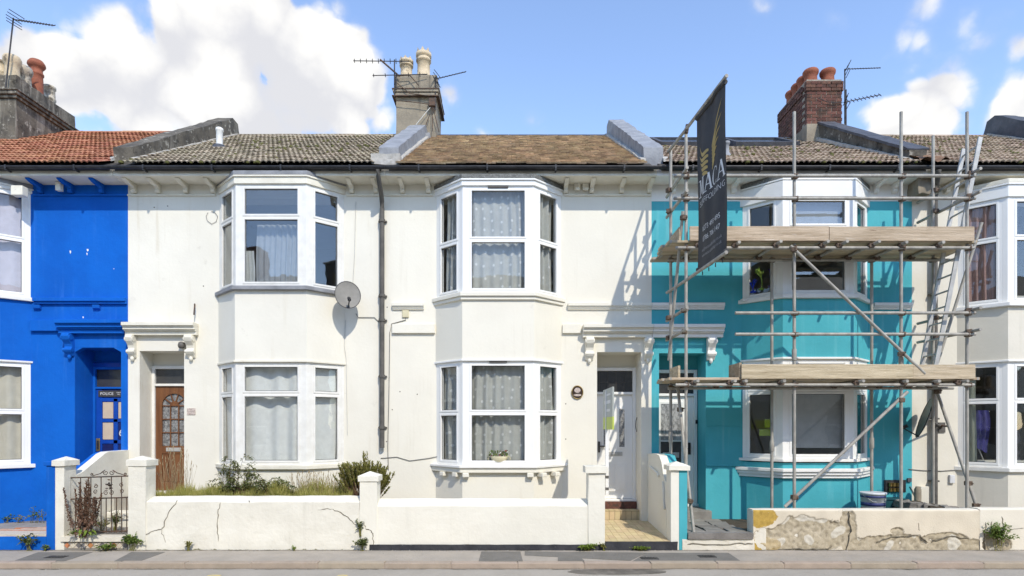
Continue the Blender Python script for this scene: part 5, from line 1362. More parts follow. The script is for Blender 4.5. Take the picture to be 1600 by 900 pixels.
# ------------------------------------------------------------------ paths, forecourts and garden beds
x0, x1 = U(945, YW) + .002, U(1048, YW) - .002
ph = tag(MB().prism_x([(YW - .004, -.03), (YW - .004, .118), (10.75, .196), (11.05, .196), (11.05, -.03)], x0, x1).build('tiled_path', 'path_grout'), None, kind='structure')
roughen(MB().box(x0 + .002, x1 + .10, YW - .022, YW + .02, -.03, .128).build('riser', 'black_plinth', ph), .07, .006, .1, 31)
TL = MB().box(-.048, .048, -.097, .097, 0, .012).mesh('path_tile', 'path_tile'); an = math.atan2(.196 - .118, 10.75 - YW)
for j in range(8):
    for i in range(10):
        y = YW + .115 + j * .2025; x = x0 + .05 + i * .1 + .0
        if x > x1 - .045: continue
        o = link(bpy.data.objects.new('path_tile', TL), ph); o.location = (x, y, .1185 + (y - YW) * math.tan(an) + random.uniform(0, .0015)); o.rotation_euler = (an, 0, 0); o.scale = ((x1 - x0) / 1.0 if False else 1, 1, 1)
st = MB().box(1.44, 2.40, 10.752, 11.2, .16, .356).build('step', 'path_grout', ph)
RT = MB().box(-.046, .046, -.008, .004, 0, .15).mesh('riser_tile', 'path_tile'); TT = MB().box(-.046, .046, 0, .2, 0, .012).mesh('tread_tile', 'path_tile')
for i in range(9):
    o = link(bpy.data.objects.new('riser_tile', RT), st); o.location = (1.50 + i * .1, 10.752, .2)
    o = link(bpy.data.objects.new('tread_tile', TT), st); o.location = (1.50 + i * .1, 10.745, .3565)
MB().box(1.52, 2.285, 10.96, 11.05, .358, .50).build('sill_brick', 'brick_red', st)
# gate path of the white house
xa, xb = U(100, YW) + .002, U(201, YW) - .002
gpth = tag(MB().box(xa, xb, YW + .06, 10.2, -.03, .19).build('gate_path', 'concrete'), None, kind='structure')
roughen(MB().box(xa - .04, xb + .01, YW - .03, YW + .22, .132, .205).build('step_slab', 'wall_shabby', gpth), .1, .006, .15, 33)
MB().box(xa, xb, YW + .006, YW + .058, -.03, .131).build('riser', 'concrete', gpth)
for i in range(11):
    c = xa + .045 + i * .0885
    dm = MB().prism_y([(c - .042, .072), (c, .030), (c + .042, .072), (c, .114)], YW - .001, YW + .007)
    dm.build('riser_tile', ('terracotta_tile', 'pale_tile', 'grey_tile', 'pale_tile')[i * 7 % 4], gpth, fix=True)
    if i < 10:
        for zz, sg in ((.117, 1), (.027, -1)):
            MB().prism_y([(c + .006, zz), (c + .0825, zz), (c + .0442, zz - sg * .038)], YW - .0005, YW + .007).build('riser_tile', 'pale_tile', gpth, fix=True)
for k in range(7): MB().box(xa + .01, xb - .01, YW + .23 + k * .12, YW + .34 + k * .12, .19, .204).build('path_slab', 'slab_stone', gpth, bevel=.006)
MB().box(xa + .02, xb + .9, 9.95, 10.3, .1, .45).build('upper_step', 'wall_white', gpth, bevel=.02)
# blue forecourt
fc = tag(MB().box(-11.5, U(86, YW) - .09, YW + .17, YF - .01, -.03, .205).build('forecourt', 'concrete'), None, kind='structure')
rw = random.Random(2)
for j in range(9):
    for i in range(5):
        x = -8.25 + i * .225 + (j % 3) * .07; y = YW + .36 + j * .062
        if x + .11 > -7.17 or (i == 0 and j > 4) or (i < 2 and j > 6): continue
        MB().box(x - .108, x + .108, y - .029, y + .029, .2, .213 + rw.uniform(0, .003)).build('paving_tile', ('terracotta_tile', 'pale_tile')[j % 2], fc)
# teal forecourt with broken slabs
xa, xb = U(1074, YW) + .004, xw - .01
tf = tag(MB().box(xa, P4, YW + .245, YF - .01, -.03, .235).build('teal_forecourt', 'soil'), None, kind='structure')
MB().box(xa, xb, YW + .04, YW + .244, -.03, .23).build('step_core', 'concrete', tf)
roughen(MB().box(xa - .08, xb + .02, YW - .01, YW + .035, -.03, .168).build('riser', 'wall_shabby', tf), .06, .01, .1, 34)
roughen(MB().box(xa, xb, YW - .03, YW + .12, .172, .262).build('step_slab', 'slab_stone', tf), .08, .008, .12, 35)
crack(tf, [(xa, .10), (xa + .4, .085), (xb - .2, .105), (xb, .10)], .016, 41, YW - .02)
rw = random.Random(4)
for j in range(4):
    for i in range(3):
        a, b = xa + .02 + i * .32, xa + .32 + i * .32; c, e = YW + .13 + j * .33, YW + .44 + j * .33; q = lambda: rw.uniform(-.035, .035)
        o = MB().prism_z([(a + q(), c + q()), (b + q(), c + q()), (b + q(), e + q()), (a + q(), e + q())], .2, .255 + rw.uniform(0, .02)).build('paving_slab', 'slab_stone', tf, bevel=.008)
tag(MB().box(P4 + .001, 12, YW + .245, YF - .01, -.03, .23).build('ivory_forecourt', 'concrete'), None, kind='structure')
bed = tag(MB().box(U(228, YW) + .0, U(562, YW), YW + .242, YF - .01, -.03, .70).build('garden_bed', 'soil'), None, kind='structure')
tag(MB().box(U(562, YW) + .001, 1.40, YW + .245, YF - .01, -.03, .14).build('cream_forecourt', 'concrete'), None, kind='structure')
roughen(bed, .15, .03, .4, 50)
# rubble and bits in the teal yard
rw = random.Random(6)
def rubble(label, px, py, s, mat, i):
    Y = 9.75; o = MB().box(-s, s, -s * .7, s * .7, -s * .5, s * .5).build('rubble_piece', mat, None, loc=(U(px, Y), Y, .235 + s * .45))
    bmx = o.data
    for v in bmx.vertices: v.co += Vector((rw.uniform(-1, 1), rw.uniform(-1, 1), rw.uniform(-1, 1))) * s * .3
    o.rotation_euler = (rw.uniform(-.2, .2), rw.uniform(-.3, .3), rw.uniform(0, 3)); roughen(o, .05, s * .2, s, i)
    tag(o, label, 'rubble', 'rubble in the teal forecourt')
rubble('grey lump of broken paving against the yellow wall end', 1158, 826, .10, 'slab_stone', 1)
rubble('flat brown piece of broken slab on the teal path', 1146, 822, .13, 'concrete', 2)
rubble('dark clod of rubble at the yellow wall end', 1167, 815, .07, 'soil', 3)
t = thing('rubble_heap', 'low heap of broken slates and earth behind the peeling wall', 'rubble', (U(1470, 9.9), 9.9, .2))
for k in range(16):
    x = U(1425 + k * 6, 9.9); z = .60 - .012 * k * .6 + rw.uniform(-.03, .03)
    o = MB().box(x - .12, x + .12, 9.6 + rw.uniform(0, .4), 9.95 + rw.uniform(0, .4), z - .1, z).build('slate', ('slab_stone', 'soil', 'concrete')[k % 3], t); roughen(o, .06, .03, .1, k)
roughen(MB().prism_x([(9.5, .2), (9.75, .52), (10.3, .50), (10.55, .2)], U(1418, 9.9), U(1520, 9.9)).build('earth', 'soil', t, fix=True), .09, .04, .2, 61)
# tub, bottle, tray
bx_, by_ = U(1364, 9.75), 9.75
t = thing('paint_tub', 'white plastic paint tub with red and navy stripes', 'tub', (bx_, by_, .24)); zt_ = V(769, by_); zq = .24
MB().lathe([(.155, 0), (.185, zt_ - zq - .03), (.195, zt_ - zq - .028), (.197, zt_ - zq), (.18, zt_ - zq)], (bx_, by_, zq), 24).build('tub', 'plastic_bin', t)
hgt = zt_ - zq
for (a, b, mt) in ((.62, .72, 'plastic_navy'), (.50, .56, 'plastic_red'), (.86, .92, 'plastic_navy'), (.30, .40, 'plastic_navy')):
    f = lambda q: .155 + .030 * q + .0025
    MB().lathe([(f(a) - .01, a * hgt), (f(a), a * hgt), (f(b), b * hgt), (f(b) - .01, b * hgt)], (bx_, by_, zq), 24, cap=False).build('label_stripe', mt, t)
MB().tube([(bx_ - .19, by_ - .03, zt_ - .04), (bx_ - .1, by_ - .17, zt_ - .14), (bx_ + .1, by_ - .17, zt_ - .15), (bx_ + .19, by_ - .03, zt_ - .04)], .006, 5).build('bail', 'aluminium', t)
bx_, by_ = U(1375, 10.0), 10.02
t = thing('plastic_bottle', 'clear plastic water bottle standing behind the paint tub', 'bottle', (bx_, by_, .24))
h = V(765, by_) - .24; MB().lathe([(.07, 0), (.085, .03), (.085, h * .6), (.08, h * .72), (.035, h * .9), (.03, h)], (bx_, by_, .24), 18).build('bottle', 'clear_plastic', t)
bx_, by_ = U(1392, 10.3), 10.3
t = thing('plastic_tray', 'dark slate plastic trough against the teal wall', 'trough', (bx_, by_, .24)); zt_ = V(780, by_)
MB().prism_y([(bx_ - .14, .24), (bx_ + .12, .24), (bx_ + .19, zt_), (bx_ - .15, zt_)], by_ - .1, by_ + .12).build('trough', 'plastic_slate', t, bevel=.01, fix=True)
MB().prism_y([(bx_ - .16, zt_ + .001), (bx_ + .2, zt_ + .001), (bx_ + .2, zt_ + .02), (bx_ - .16, zt_ + .02)], by_ - .115, by_ + .135).build('rim', 'plastic_slate', t, fix=True)
t = thing('drain_pipe_stub', 'short beige soil pipe stub on the ivory wall', 'pipe', (U(1434, 10.45), 10.45, .24))
MB().lathe([(.055, 0), (.055, V(763, 10.45) - .26), (.03, V(760, 10.45) - .24)], (U(1434, 10.45), 10.45, .24), 12).build('pipe', 'stucco_brown', t)
t = thing('meter_box', 'plain cream meter box low on the ivory wall', 'meter box', (U(1441, 10.55), 10.55, .3))
MB().box(U(1437, 10.55), U(1450, 10.55), 10.52, YF + .005, .3, V(760, 10.55)).build('box', 'render_ivory', t, bevel=.008)

# ------------------------------------------------------------------ iron gate
gy = 9.2; g0, g1 = U(107, gy), U(200, gy); zt_, zm, zb_ = 1.085, V(780, gy), .24
t = thing('iron_gate', 'rusty wrought iron garden gate with scrolls in front of the step', 'gate', ((g0 + g1) / 2, gy, .2))
def gz(x): return .03 * (x - g0)     # the gate hangs a little out of level
for z, nm in ((zt_, 'top_rail'), (zm, 'middle_rail'), (zb_, 'bottom_rail')):
    a = g0 if nm == 'top_rail' else g0 + .02
    MB().tube([(a, gy, z + gz(a)), (g1, gy, z + gz(g1))], .011, 6).build(nm, 'rust_iron', t)
n = 12
for i in range(n):
    x = g0 + .03 + i * (g1 - g0 - .05) / (n - 1)
    MB().tube([(x, gy, zb_), (x, gy, (zm if i % 2 else zt_) + gz(x))], .007, 6).build('bar', 'rust_iron', t)
def spiral(cx, cz, r, a0, turns, sg): return [(cx + (r * (1 - .75 * k / 20)) * math.cos(a0 + sg * turns * 6.283 * k / 20), gy - .004, cz + (r * (1 - .75 * k / 20)) * math.sin(a0 + sg * turns * 6.283 * k / 20)) for k in range(21)]
cx_ = U(170, gy); zz = zt_ + .02
MB().tube([(cx_ - .25, gy, zz + .01), (cx_ - .13, gy, zz + .045), (cx_ - .06, gy, zz + .10)], .007, 6).build('crest', 'rust_iron', t); MB().tube([(cx_ + .25, gy, zz + .02), (cx_ + .13, gy, zz + .055), (cx_ + .06, gy, zz + .10)], .007, 6).build('crest', 'rust_iron', t)
for (x, z, r, a, sg) in ((cx_ - .045, zz + .06, .042, 2, 1), (cx_ + .045, zz + .06, .042, 1.1, -1), (cx_ - .26, zz + .03, .022, 0, 1), (cx_ + .26, zz + .035, .022, 3, -1), (cx_ - .04, zm + .10, .04, 1, 1), (cx_ + .04, zm + .10, .04, 2, -1), (cx_ + .2, zm + .22, .035, 1, 1), (cx_ + .2, zm + .13, .035, 4, 1), (cx_ - .2, zm + .2, .035, 2, -1), (cx_ - .2, zm + .12, .035, 5, -1)):
    MB().tube(spiral(x, z, r, a, 1.3, sg), .0055, 5).build('scroll', 'rust_iron', t)
m = MB()
for k in range(14):
    a = random.uniform(0, 6.28); c = Vector((cx_ + random.uniform(-.05, .05), gy - .005, zm + .20 + random.uniform(-.04, .10))); v = Vector((math.cos(a), 0, math.sin(a))) * .03; w = Vector((-v.z, 0, v.x)) * .4
    m.add([c - v, c + w, c + v, c - w], [(0, 1, 2, 3)])
m.build('rosette', 'rust_iron', t)

# ------------------------------------------------------------------ wall fittings
def wall_thing(name, label, cat, px, py, Y=YF): return thing(name, label, cat, (U(px, Y), Y, V(py, Y)))


def dish(label, c, fac, r, mat, arm_to, cat='satellite dish', tilt=0):
    """offset dish facing direction fac, with wall arm and feed arm"""
    t = thing('satellite_dish', label, cat, c, None); c = Vector(c); f = Vector(fac).normalized(); s = f.cross(Vector((0, 0, 1))).normalized(); u = s.cross(f)
    m = MB(); n, k = 28, 7
    def pt(i, j): rr = r * j / k; a = 2 * math.pi * i / n; return c + s * rr * .92 * math.cos(a) + u * rr * 1.06 * math.sin(a) + f * (.16 * r * (j / k) ** 2)
    for off in (0, -.008):
        vs = [pt(i, j) + f * off for j in range(k + 1) for i in range(n)]
        m.add(vs, [(j * n + i, j * n + (i + 1) % n, (j + 1) * n + (i + 1) % n, (j + 1) * n + i) for j in range(k) for i in range(n)], True)
    m.build('reflector', mat, t, fix=False)
    MB().tube([c + f * .16 * r - u * 0 + s * r * .92 * math.cos(a) + u * r * 1.06 * math.sin(a) for a in [i * math.pi / 14 for i in range(29)]], .006, 5).build('rim', 'black_plastic', t)
    lnb = c + f * r * .95 - u * r * .75
    MB().tube([c - u * r * .98 + f * .02, lnb], .011, 6).build('feed_arm', 'black_plastic', t)
    MB().tube([lnb - f * .02, lnb + (c - lnb).normalized() * .09], .03, 10).build('feed_horn', 'black_plastic', t)
    MB().tube([c - f * .01, c - f * .06, arm_to], .016, 8).build('wall_arm', 'grey_iron', t)
    w = Vector(arm_to); MB().box(w.x - .06, w.x + .06, w.y - .015, w.y + .005, w.z - .09, w.z + .09).build('wall_plate', 'grey_iron', t)
    return t


dish('grey satellite dish on the white wall beside the upper bay', (U(543, 10.28), 10.28, V(462, 10.28)), (.42, -1, .28), .235, 'dish_grey', (U(545, YF) + .02, YF - .005, V(470, YF)))
dish('large satellite dish seen edge-on beside the ivory downpipe', (U(1449, 10.25), 10.25, V(655, 10.25)), (-.85, .38, .30), .33, 'dish_grey', (7.62, YF - .005, V(668, YF)))
t = wall_thing('wall_lamp', 'small dark bulkhead lamp under the white door hood', 'lamp', 283, 538, 10.5)
MB().lathe([(.02, -.06), (.05, -.045), (.058, 0), (.045, .045), (.02, .06)], (U(283, 10.52), 10.53, V(539, 10.52)), 14).build('bulkhead', 'grey_iron', t)
MB().box(U(283, 10.52) - .04, U(283, 10.52) + .04, 10.54, YF + .002, V(539, 10.52) - .05, V(539, 10.52) + .05).build('backplate', 'trim_white', t)
t = wall_thing('number_plaque', 'small tiled number plaque beside the wooden door', 'plaque', 299, 643)
x, z = U(299, YF), V(643, YF)
for dx in (-.038, .038): 
    for dz_ in (-.03, .03): MB().box(x + dx - .036, x + dx + .036, YF - .012, YF + .002, z + dz_ - .028, z + dz_ + .028).build('tile', 'plaque_tile', t, bevel=.002)
t = wall_thing('oval_plaque', 'oval dark house plaque with pale picture on the cream wall', 'plaque', 902, 613)
x, z = U(902, YF), V(613, YF); el = [(x + .10 * math.cos(a), z + .115 * math.sin(a)) for a in [i * math.pi / 16 for i in range(32)]]
MB().prism_y(el, YF - .02, YF + .002).build('board', 'plaque_black', t, fix=True)
MB().tube([(a, YF - .021, b) for a, b in el + el[:1]], .007, 6).build('rim', 'brass', t)
MB().prism_y([(x + .055 * math.cos(a), z + .035 + .045 * math.sin(a)) for a in [i * math.pi / 10 for i in range(20)]], YF - .024, YF - .0195).build('motif', 'plaque_tile', t, fix=True)
MB().prism_y([(x + .07 * math.cos(a), z - .05 + .02 * math.sin(a)) for a in [i * math.pi / 8 for i in range(16)]], YF - .024, YF - .0196).build('name_band', 'plaque_tile', t, fix=True)
for i, px in enumerate((902, 915)):
    t = wall_thing('eaves_vent', ('cream alarm box nearer the bay under the cream eaves', 'cream alarm box nearer the teal house under the cream eaves')[i], 'alarm box', px, 292)
    x, z = U(px, 10.55), V(292, 10.55); MB().box(x - .055, x + .055, 10.52, YF + .002, z - .05, z + .06).box(x - .04, x + .04, 10.5, 10.521, z - .075, z - .02).build('box', 'trim_white', t, bevel=.008)
t = wall_thing('alarm_box', 'small yellowed junction box under the cream string course', 'junction box', 634, 490)
MB().box(U(629, YF), U(639, YF), YF - .03, YF + .002, V(496, YF), V(485, YF)).build('box', 'ceramic_cream', t, bevel=.005)
t = wall_thing('junction_box', 'weathered junction box at the top of the blue bay', 'junction box', 33, 300, 10.45)
MB().box(U(24, 10.3), U(42, 10.3), 10.2, 10.33, V(308, 10.3), V(293, 10.3)).build('box', 'trim_white', t, bevel=.01)
t = wall_thing('cctv_bracket', 'small cream bracket lamp under the blue eaves', 'lamp', 92, 290, 10.5)
MB().box(U(88, 10.45), U(96, 10.45), 10.42, 10.5, V(298, 10.45), V(285, 10.45)).build('box', 'trim_white', t, bevel=.006)
def wires(label, mat, ways, r=.006, Y=YF - .012):
    a = ways[0][0]; t = thing('wall_cable', label, 'cable', (U(a[0], Y), Y, V(a[1], Y)), 'cables on the house fronts')
    for w in ways: MB().tube([(U(q[0], Y), Y, V(q[1], Y)) for q in w], r, 5).build('run', mat, t)
wires('pale cable hanging past the satellite dish on the white house', 'cable_white', [[(556, 315), (554, 400), (551, 450), (548, 470)], [(540, 500), (538, 540), (541, 560), (543, 680)]], .005)
wires('thin cable from the dish to the downpipe', 'cable_grey', [[(556, 490), (560, 496), (585, 496), (592, 503)]], .006)
wires('loop of black cable left of the white upper bay', 'cable_grey', [[(325, 332), (322, 338), (324, 345), (331, 350), (338, 346), (340, 338), (336, 332), (330, 330)]], .004)
wires('cable running down beside the cream house downpipe', 'cable_grey', [[(634, 496), (634, 500), (612, 506), (609, 520), (608, 600), (606, 700), (607, 735)], [(595, 716), (620, 714), (640, 720), (670, 716), (690, 712)]], .006)
wires('sagging cables along the ivory wall', 'cable_grey', [[(1420, 733), (1440, 735), (1470, 736), (1498, 734)], [(1422, 760), (1432, 778), (1440, 788)]], .007)
t = thing('wall_hook', 'small dark hook on the wall above the white door hood', 'hook', (U(306, YF), YF, V(480, YF)))
MB().tube([(U(304, YF), YF, V(475, YF)), (U(309, YF), YF - .1, V(478, YF)), (U(303, 10.5), 10.5, V(492, 10.5))], .012, 6).build('hook', 'rust_iron', t)
t = thing('wall_bracket', 'rusty cable bracket on the ivory wall beside the dish', 'bracket', (U(1475, 10.5), 10.5, V(665, 10.5)))
MB().tube([(7.62, YF, V(668, YF)), (U(1472, 10.4), 10.4, V(665, 10.4)), (U(1480, 10.4), 10.4, V(666, 10.4))], .018, 7).build('arm', 'rust_iron', t)
t = thing('estate_board', 'edge-on grey and lime sale board on a white post', 'sign', (1.462, 9.19, .82))
x_ = 1.462
MB().box(x_ - .024, x_ + .024, 9.17, 9.215, .82, 2.43).build('post', 'trim_clean', t)
y0_, y1_ = 8.62, 9.168     # the board hangs square to the street
MB().box(x_ - .012, x_ + .012, y0_, 9.5, 2.02, 2.45).build('panel', 'board_grey', t)
MB().box(x_ - .0121, x_ + .0121, y0_, 9.5, 1.83, 2.018).build('slip_panel', 'board_lime', t)
MB().box(x_ - .06, x_ + .024, 9.165, 9.22, .9, .94).box(x_ - .06, x_ + .024, 9.165, 9.22, 1.08, 1.12).build('strap', 'grey_iron', t)
m = MB()
for (ya, yb, za, zb_) in ((8.8, 9.3, 2.34, 2.37), (8.8, 9.35, 2.22, 2.27), (8.85, 9.2, 2.10, 2.14)): m.box(x_ - .0135, x_ - .0121, ya, yb, za, zb_)
m.build('print_bar', 'print_white', t)
# ------------------------------------------------------------------ scaffold
YO, YI = 9.36, 10.0     # outer and inner rows of standards
SX = [U(1072, YO), U(1241, YO), U(1408, YO), U(1511, YO)]
scf = thing('scaffolding', 'galvanised tube scaffold with two boarded lifts before the teal house', 'scaffolding', (4.9, 9.6, .2))
TR = .0245
CPL = MB().box(-.04, .04, -.045, .045, -.035, .035).tube([(-.055, -.03, .0), (.055, -.03, .0)], .012, 6).tube([(0, -.065, .02), (0, .04, .02)], .012, 6).mesh('coupler', 'rusty_coupler')


def tubep(name, a, b, r=TR): return MB().tube([a, b], r, 10).build(name, 'galvanised', scf)


def coup(x, y, z, rz=None):
    o = link(bpy.data.objects.new('coupler', CPL), scf); o.location = Vector((x, y, z)) - ORG[scf.name]
    o.rotation_euler = (random.uniform(-.1, .1), random.uniform(-.1, .1), random.uniform(0, 3.1) if rz is None else rz)
    md = o.modifiers.new('bevel', 'BEVEL'); md.width = .01; md.segments = 1; md.limit_method = 'ANGLE'


ZU, ZL = 4.66, 2.525     # ledger heights of the two lifts
G = (V(277, YO), V(312, YO)); GL = (V(490, YO), V(523, YO))
for i, x in enumerate(SX):
    zt = V((200, 175, 175, 175)[i], YO); tubep('standard', (x, YO, .235), (x, YO, zt))
for i, (px, py) in enumerate(((1048, 235), (1206, 404), (1362, 404), (1458, 212))):
    x = U(px, YI); tubep('standard', (x, YI, .235), (x, YI, V(py, YI)))
    coup(x, YI, ZU); coup(x, YI, ZL)
IX = [U(p, YI) for p in (1048, 1206, 1362, 1458)]
dy_ = .052
for z in (ZU, ZL):
    tubep('ledger', (2.55, YO - dy_, z), (7.20, YO - dy_, z)); tubep('ledger', (2.60, YI - dy_, z - .01), (7.35, YI - dy_, z - .01))
for z in G: tubep('guard_rail', (2.52, YO - dy_, z), (7.22, YO - dy_, z))
for z in GL: tubep('guard_rail', (3.48, YO - dy_, z), (7.22, YO - dy_, z))
for i, x in enumerate(SX):
    for z in (ZU, ZL) + G + (GL if i else ()): coup(x, YO - .025, z)
# end guard tubes running back to the wall
for z in G + GL:
    tubep('end_rail', (SX[3] + .052, 9.15, z + .05), (SX[3] + .04, 10.56, z + .05)); coup(SX[3] + .026, YO, z + .05); coup(IX[3] + .03, YI, z + .05)
    tubep('end_rail', (SX[0] - .052, 9.12, z + .05), (SX[0] - .06, 10.30, z + .05)); coup(SX[0] - .026, YO, z + .05); coup(IX[0] - .03, YI, z + .05)
# transoms under the boards
tz = .05
for z, pxs in ((ZU, (1092, 1150, 1214, 1287, 1313, 1364, 1412, 1470)), (ZL, (1085, 1142, 1163, 1222, 1340, 1415, 1465, 1500))):
    for k, px in enumerate(pxs):
        x = U(px, 9.25); tubep('transom', (x + random.uniform(-.04, .06), 9.18 - .06 * random.random(), z + tz), (x + random.uniform(-.05, .05), 10.24, z + tz)); coup(x, YO - dy_, z + .03, 0); coup(x, YI - dy_, z + .02, 0)
# boards
def board(xa, xb, y0, z, w=.225, th=.038, nm='board', tilt=0):
    o = MB().box(xa, xb, y0, y0 + w - .006, z, z + th).build(nm, 'scaffold_wood', scf, bevel=.004)
    for q in (xa + .02, xb - .05): MB().box(q, q + .03, y0 - .002, y0 + w - .004, z - .002, z + th + .002).build('end_band', 'galvanised', o)
    return o
for z in (ZU, ZL):
    zb0 = z + tz + TR + .002
    for k in range(4):
        y = 9.30 + k * .226; j = random.uniform(-.1, .1); mid = 4.75 + j
        board((2.42, 2.36, 2.40, 2.45)[k] + .02, mid, y, zb0 + random.uniform(0, .004)); board(mid + .01, 7.28 + random.uniform(-.04, .05), y, zb0 + random.uniform(0, .004))
    if z == ZU: board(2.40, 4.3, 10.205, zb0 - .001, .2)
zt0 = ZU + tz + TR + .042
MB().box(SX[0] + .03, U(1294, 9.28), 9.255, 9.293, zt0 - .02, zt0 + .205).build('toe_board', 'scaffold_wood', scf, bevel=.004)
MB().box(U(1294, 9.28) + .008, 7.17, 9.255, 9.293, zt0 - .022, zt0 + .20).build('toe_board', 'scaffold_wood', scf, bevel=.004)
zt0 = ZL + tz + TR + .042
MB().box(U(1158, 9.28), U(1425, 9.28), 9.255, 9.293, zt0 - .025, zt0 + .20).build('toe_board', 'scaffold_wood', scf, bevel=.004)
MB().box(U(1425, 9.28) + .004, 7.19, 9.262, 9.3, zt0 - .027, zt0 + .195).build('toe_board', 'scaffold_wood', scf, bevel=.004)
MB().box(SX[0] - .10, SX[0] - .065, 9.45, 9.95, zt0 - .02, zt0 + .2).build('toe_board', 'scaffold_wood', scf, bevel=.004)
MB().box(U(1155, 9.3), U(1159, 9.3), 9.30, 9.75, zt0 - .02, zt0 + .23).build('board_end', 'scaffold_wood', scf)
MB().box(SX[0] - .10, SX[0] - .065, 9.40, 9.92, ZU + .1, ZU + .36).build('toe_board', 'scaffold_wood', scf, bevel=.004)
# braces
yb_ = YO - .085
for (a, b) in (((1235, 384, yb_), (1445, 584, yb_)), ((1226, 792, yb_), (1418, 612, yb_)), ((1067, 330, YO - .03), (1045, 563, YI + .03)), ((1059, 606, YI - .05), (1084, 832, 9.12)),
               ((1534, 348, 9.6), (1465, 566, 9.6)), ((1464, 612, YI - .05), (1527, 795, 9.5))):
    tubep('brace', (U(a[0], a[2]), a[2], V(a[1], a[2])), (U(b[0], b[2]), b[2], V(b[1], b[2])))
for (px, py, y) in ((1241, 390, yb_), (1408, 553, yb_), (1241, 777, yb_), (1408, 625, yb_), (1068, 340, YO - .03), (1513, 755, 9.5), (1525, 790, 9.5), (1465, 612, YI - .05), (1078, 783, 9.25), (1063, 640, YI - .1)): coup(U(px, y), y, V(py, y))
# base plates and sleeves
for x, y in [(x, YO) for x in SX] + [(x, YI) for x in IX]:
    MB().box(x - .075, x + .075, y - .075, y + .075, .225, .236).build('base_plate', 'rusty_coupler', scf)
for (x, y, z) in ((SX[2], YO, 2.9), (SX[1], YO, 3.0), (IX[1], YI, 1.55), (IX[2], YI, 1.6), (IX[0], YI, 1.7)): MB().lathe([(.033, -.09), (.036, -.08), (.036, .08), (.033, .09)], (x, y, z), 10).build('sleeve', 'galvanised', scf)

# ------------------------------------------------------------------ banner on two tubes held out over the pavement
BX = 2.775; yl, yr = 8.86, 7.90; zt, zb = 6.44, 4.20
bn = thing('banner', 'black vertical advertising banner with gold wings hung from the scaffold', 'banner', (BX, 8.9, 4.2))
MB().tube([(2.63, 10.05, 6.50), (2.70, 9.28, 6.487), (2.815, 7.83, 6.475)], .0245, 10).build('top_tube', 'galvanised', bn)
MB().tube([(2.62, 10.1, 4.14), (2.69, 9.3, 4.14), (2.80, 7.80, 4.15)], .0245, 10).build('bottom_tube', 'galvanised', bn)
def bpt(u, v, off=0.):      # u from the scaffold outwards, v from the bottom up; the cloth hangs in slight ripples
    y = yl + (yr - yl) * u; z = zb + (zt - zb) * v - .03 * math.sin(u * 3.14) * (1 - v)
    x = BX - .02 + .07 * u + .014 * math.sin(u * 15) * (1 - abs(2 * v - 1) * .5) + .012 * math.sin(u * 7 + v * 5) - off
    return (x, y, z)
cl = MB(); cl.grid(lambda u, v: bpt(u, v), 26, 30); cl.grid(lambda u, v: bpt(u, v, -.003), 26, 30, flip=True); cl.build('cloth', 'fabric_black', bn)
MB().tube([bpt(u / 12, 1.0) for u in range(13)], .034, 8).build('top_sleeve', 'fabric_black', bn); MB().tube([bpt(u / 12, 0) for u in range(13)], .032, 8).build('bottom_sleeve', 'fabric_black', bn)


def on_banner(me, u, v, sx, mat, name):
    """lay flat lettering (x right, y up, metres) on the cloth, following its ripples"""
    W_, H_ = yl - yr, zt - zb; vs = []
    for q in me.vertices:
        vs.append(bpt(u + q.co.x * sx / W_, v + q.co.y / H_, .004 + max(0, q.co.z)))
    m = MB().add(vs, [tuple(p.vertices) for p in me.polygons]); return m.build(name, mat, bn)


def serif(txt, size):
    return text_mesh(txt, size)
def roman(ch, w, h):
    """capital with thick and thin strokes and small feet, as quads in (x, y)"""
    q = []; T, t_ = .042, .016
    def st(x0_, y0_, x1_, y1_, ww): q.append([(x0_ - ww / 2, y0_), (x0_ + ww / 2, y0_), (x1_ + ww / 2, y1_), (x1_ - ww / 2, y1_)])
    def ft(x, y): q.append([(x - .045, y), (x + .045, y), (x + .045, y + .010), (x - .045, y + .010)])
    if ch == 'M':
        st(.03, 0, .045, h, t_); st(w - .035, 0, w - .05, h, T); st(.055, h, w / 2, .03, T); st(w / 2, .03, w - .055, h, t_); ft(.03, 0); ft(w - .035, 0); ft(.035, h - .01); ft(w - .04, h - .01)
    elif ch == 'A':
        st(.025, 0, w / 2, h, t_); st(w - .03, 0, w / 2, h, T); q.append([(.065, h * .34), (w - .07, h * .34), (w - .07, h * .34 + .012), (.065, h * .34 + .012)]); ft(.03, 0); ft(w - .03, 0)
    else:
        n = 16
        for i in range(n):
            a0, a1 = (math.pi * (.22 + 1.56 * k / n) for k in (i, i + 1)); pp = []
            for a_ in (a0, a1):
                wd = t_ * .5 + T * .62 * max(0, -math.cos(a_)); pp.append((a_, wd))
            o_ = [(w / 2 + (w / 2) * math.cos(a_), h / 2 + (h / 2) * math.sin(a_)) for a_, _ in pp]; i_ = [(w / 2 + (w / 2 - wd) * math.cos(a_), h / 2 + (h / 2 - t_ * .8) * math.sin(a_)) for a_, wd in pp]
            q.append([o_[0], o_[1], i_[1], i_[0]])
        q.append([(w * .86, h * .66), (w * .90, h * .66), (w * .90, h * .97), (w * .86, h * .9)])
    return q


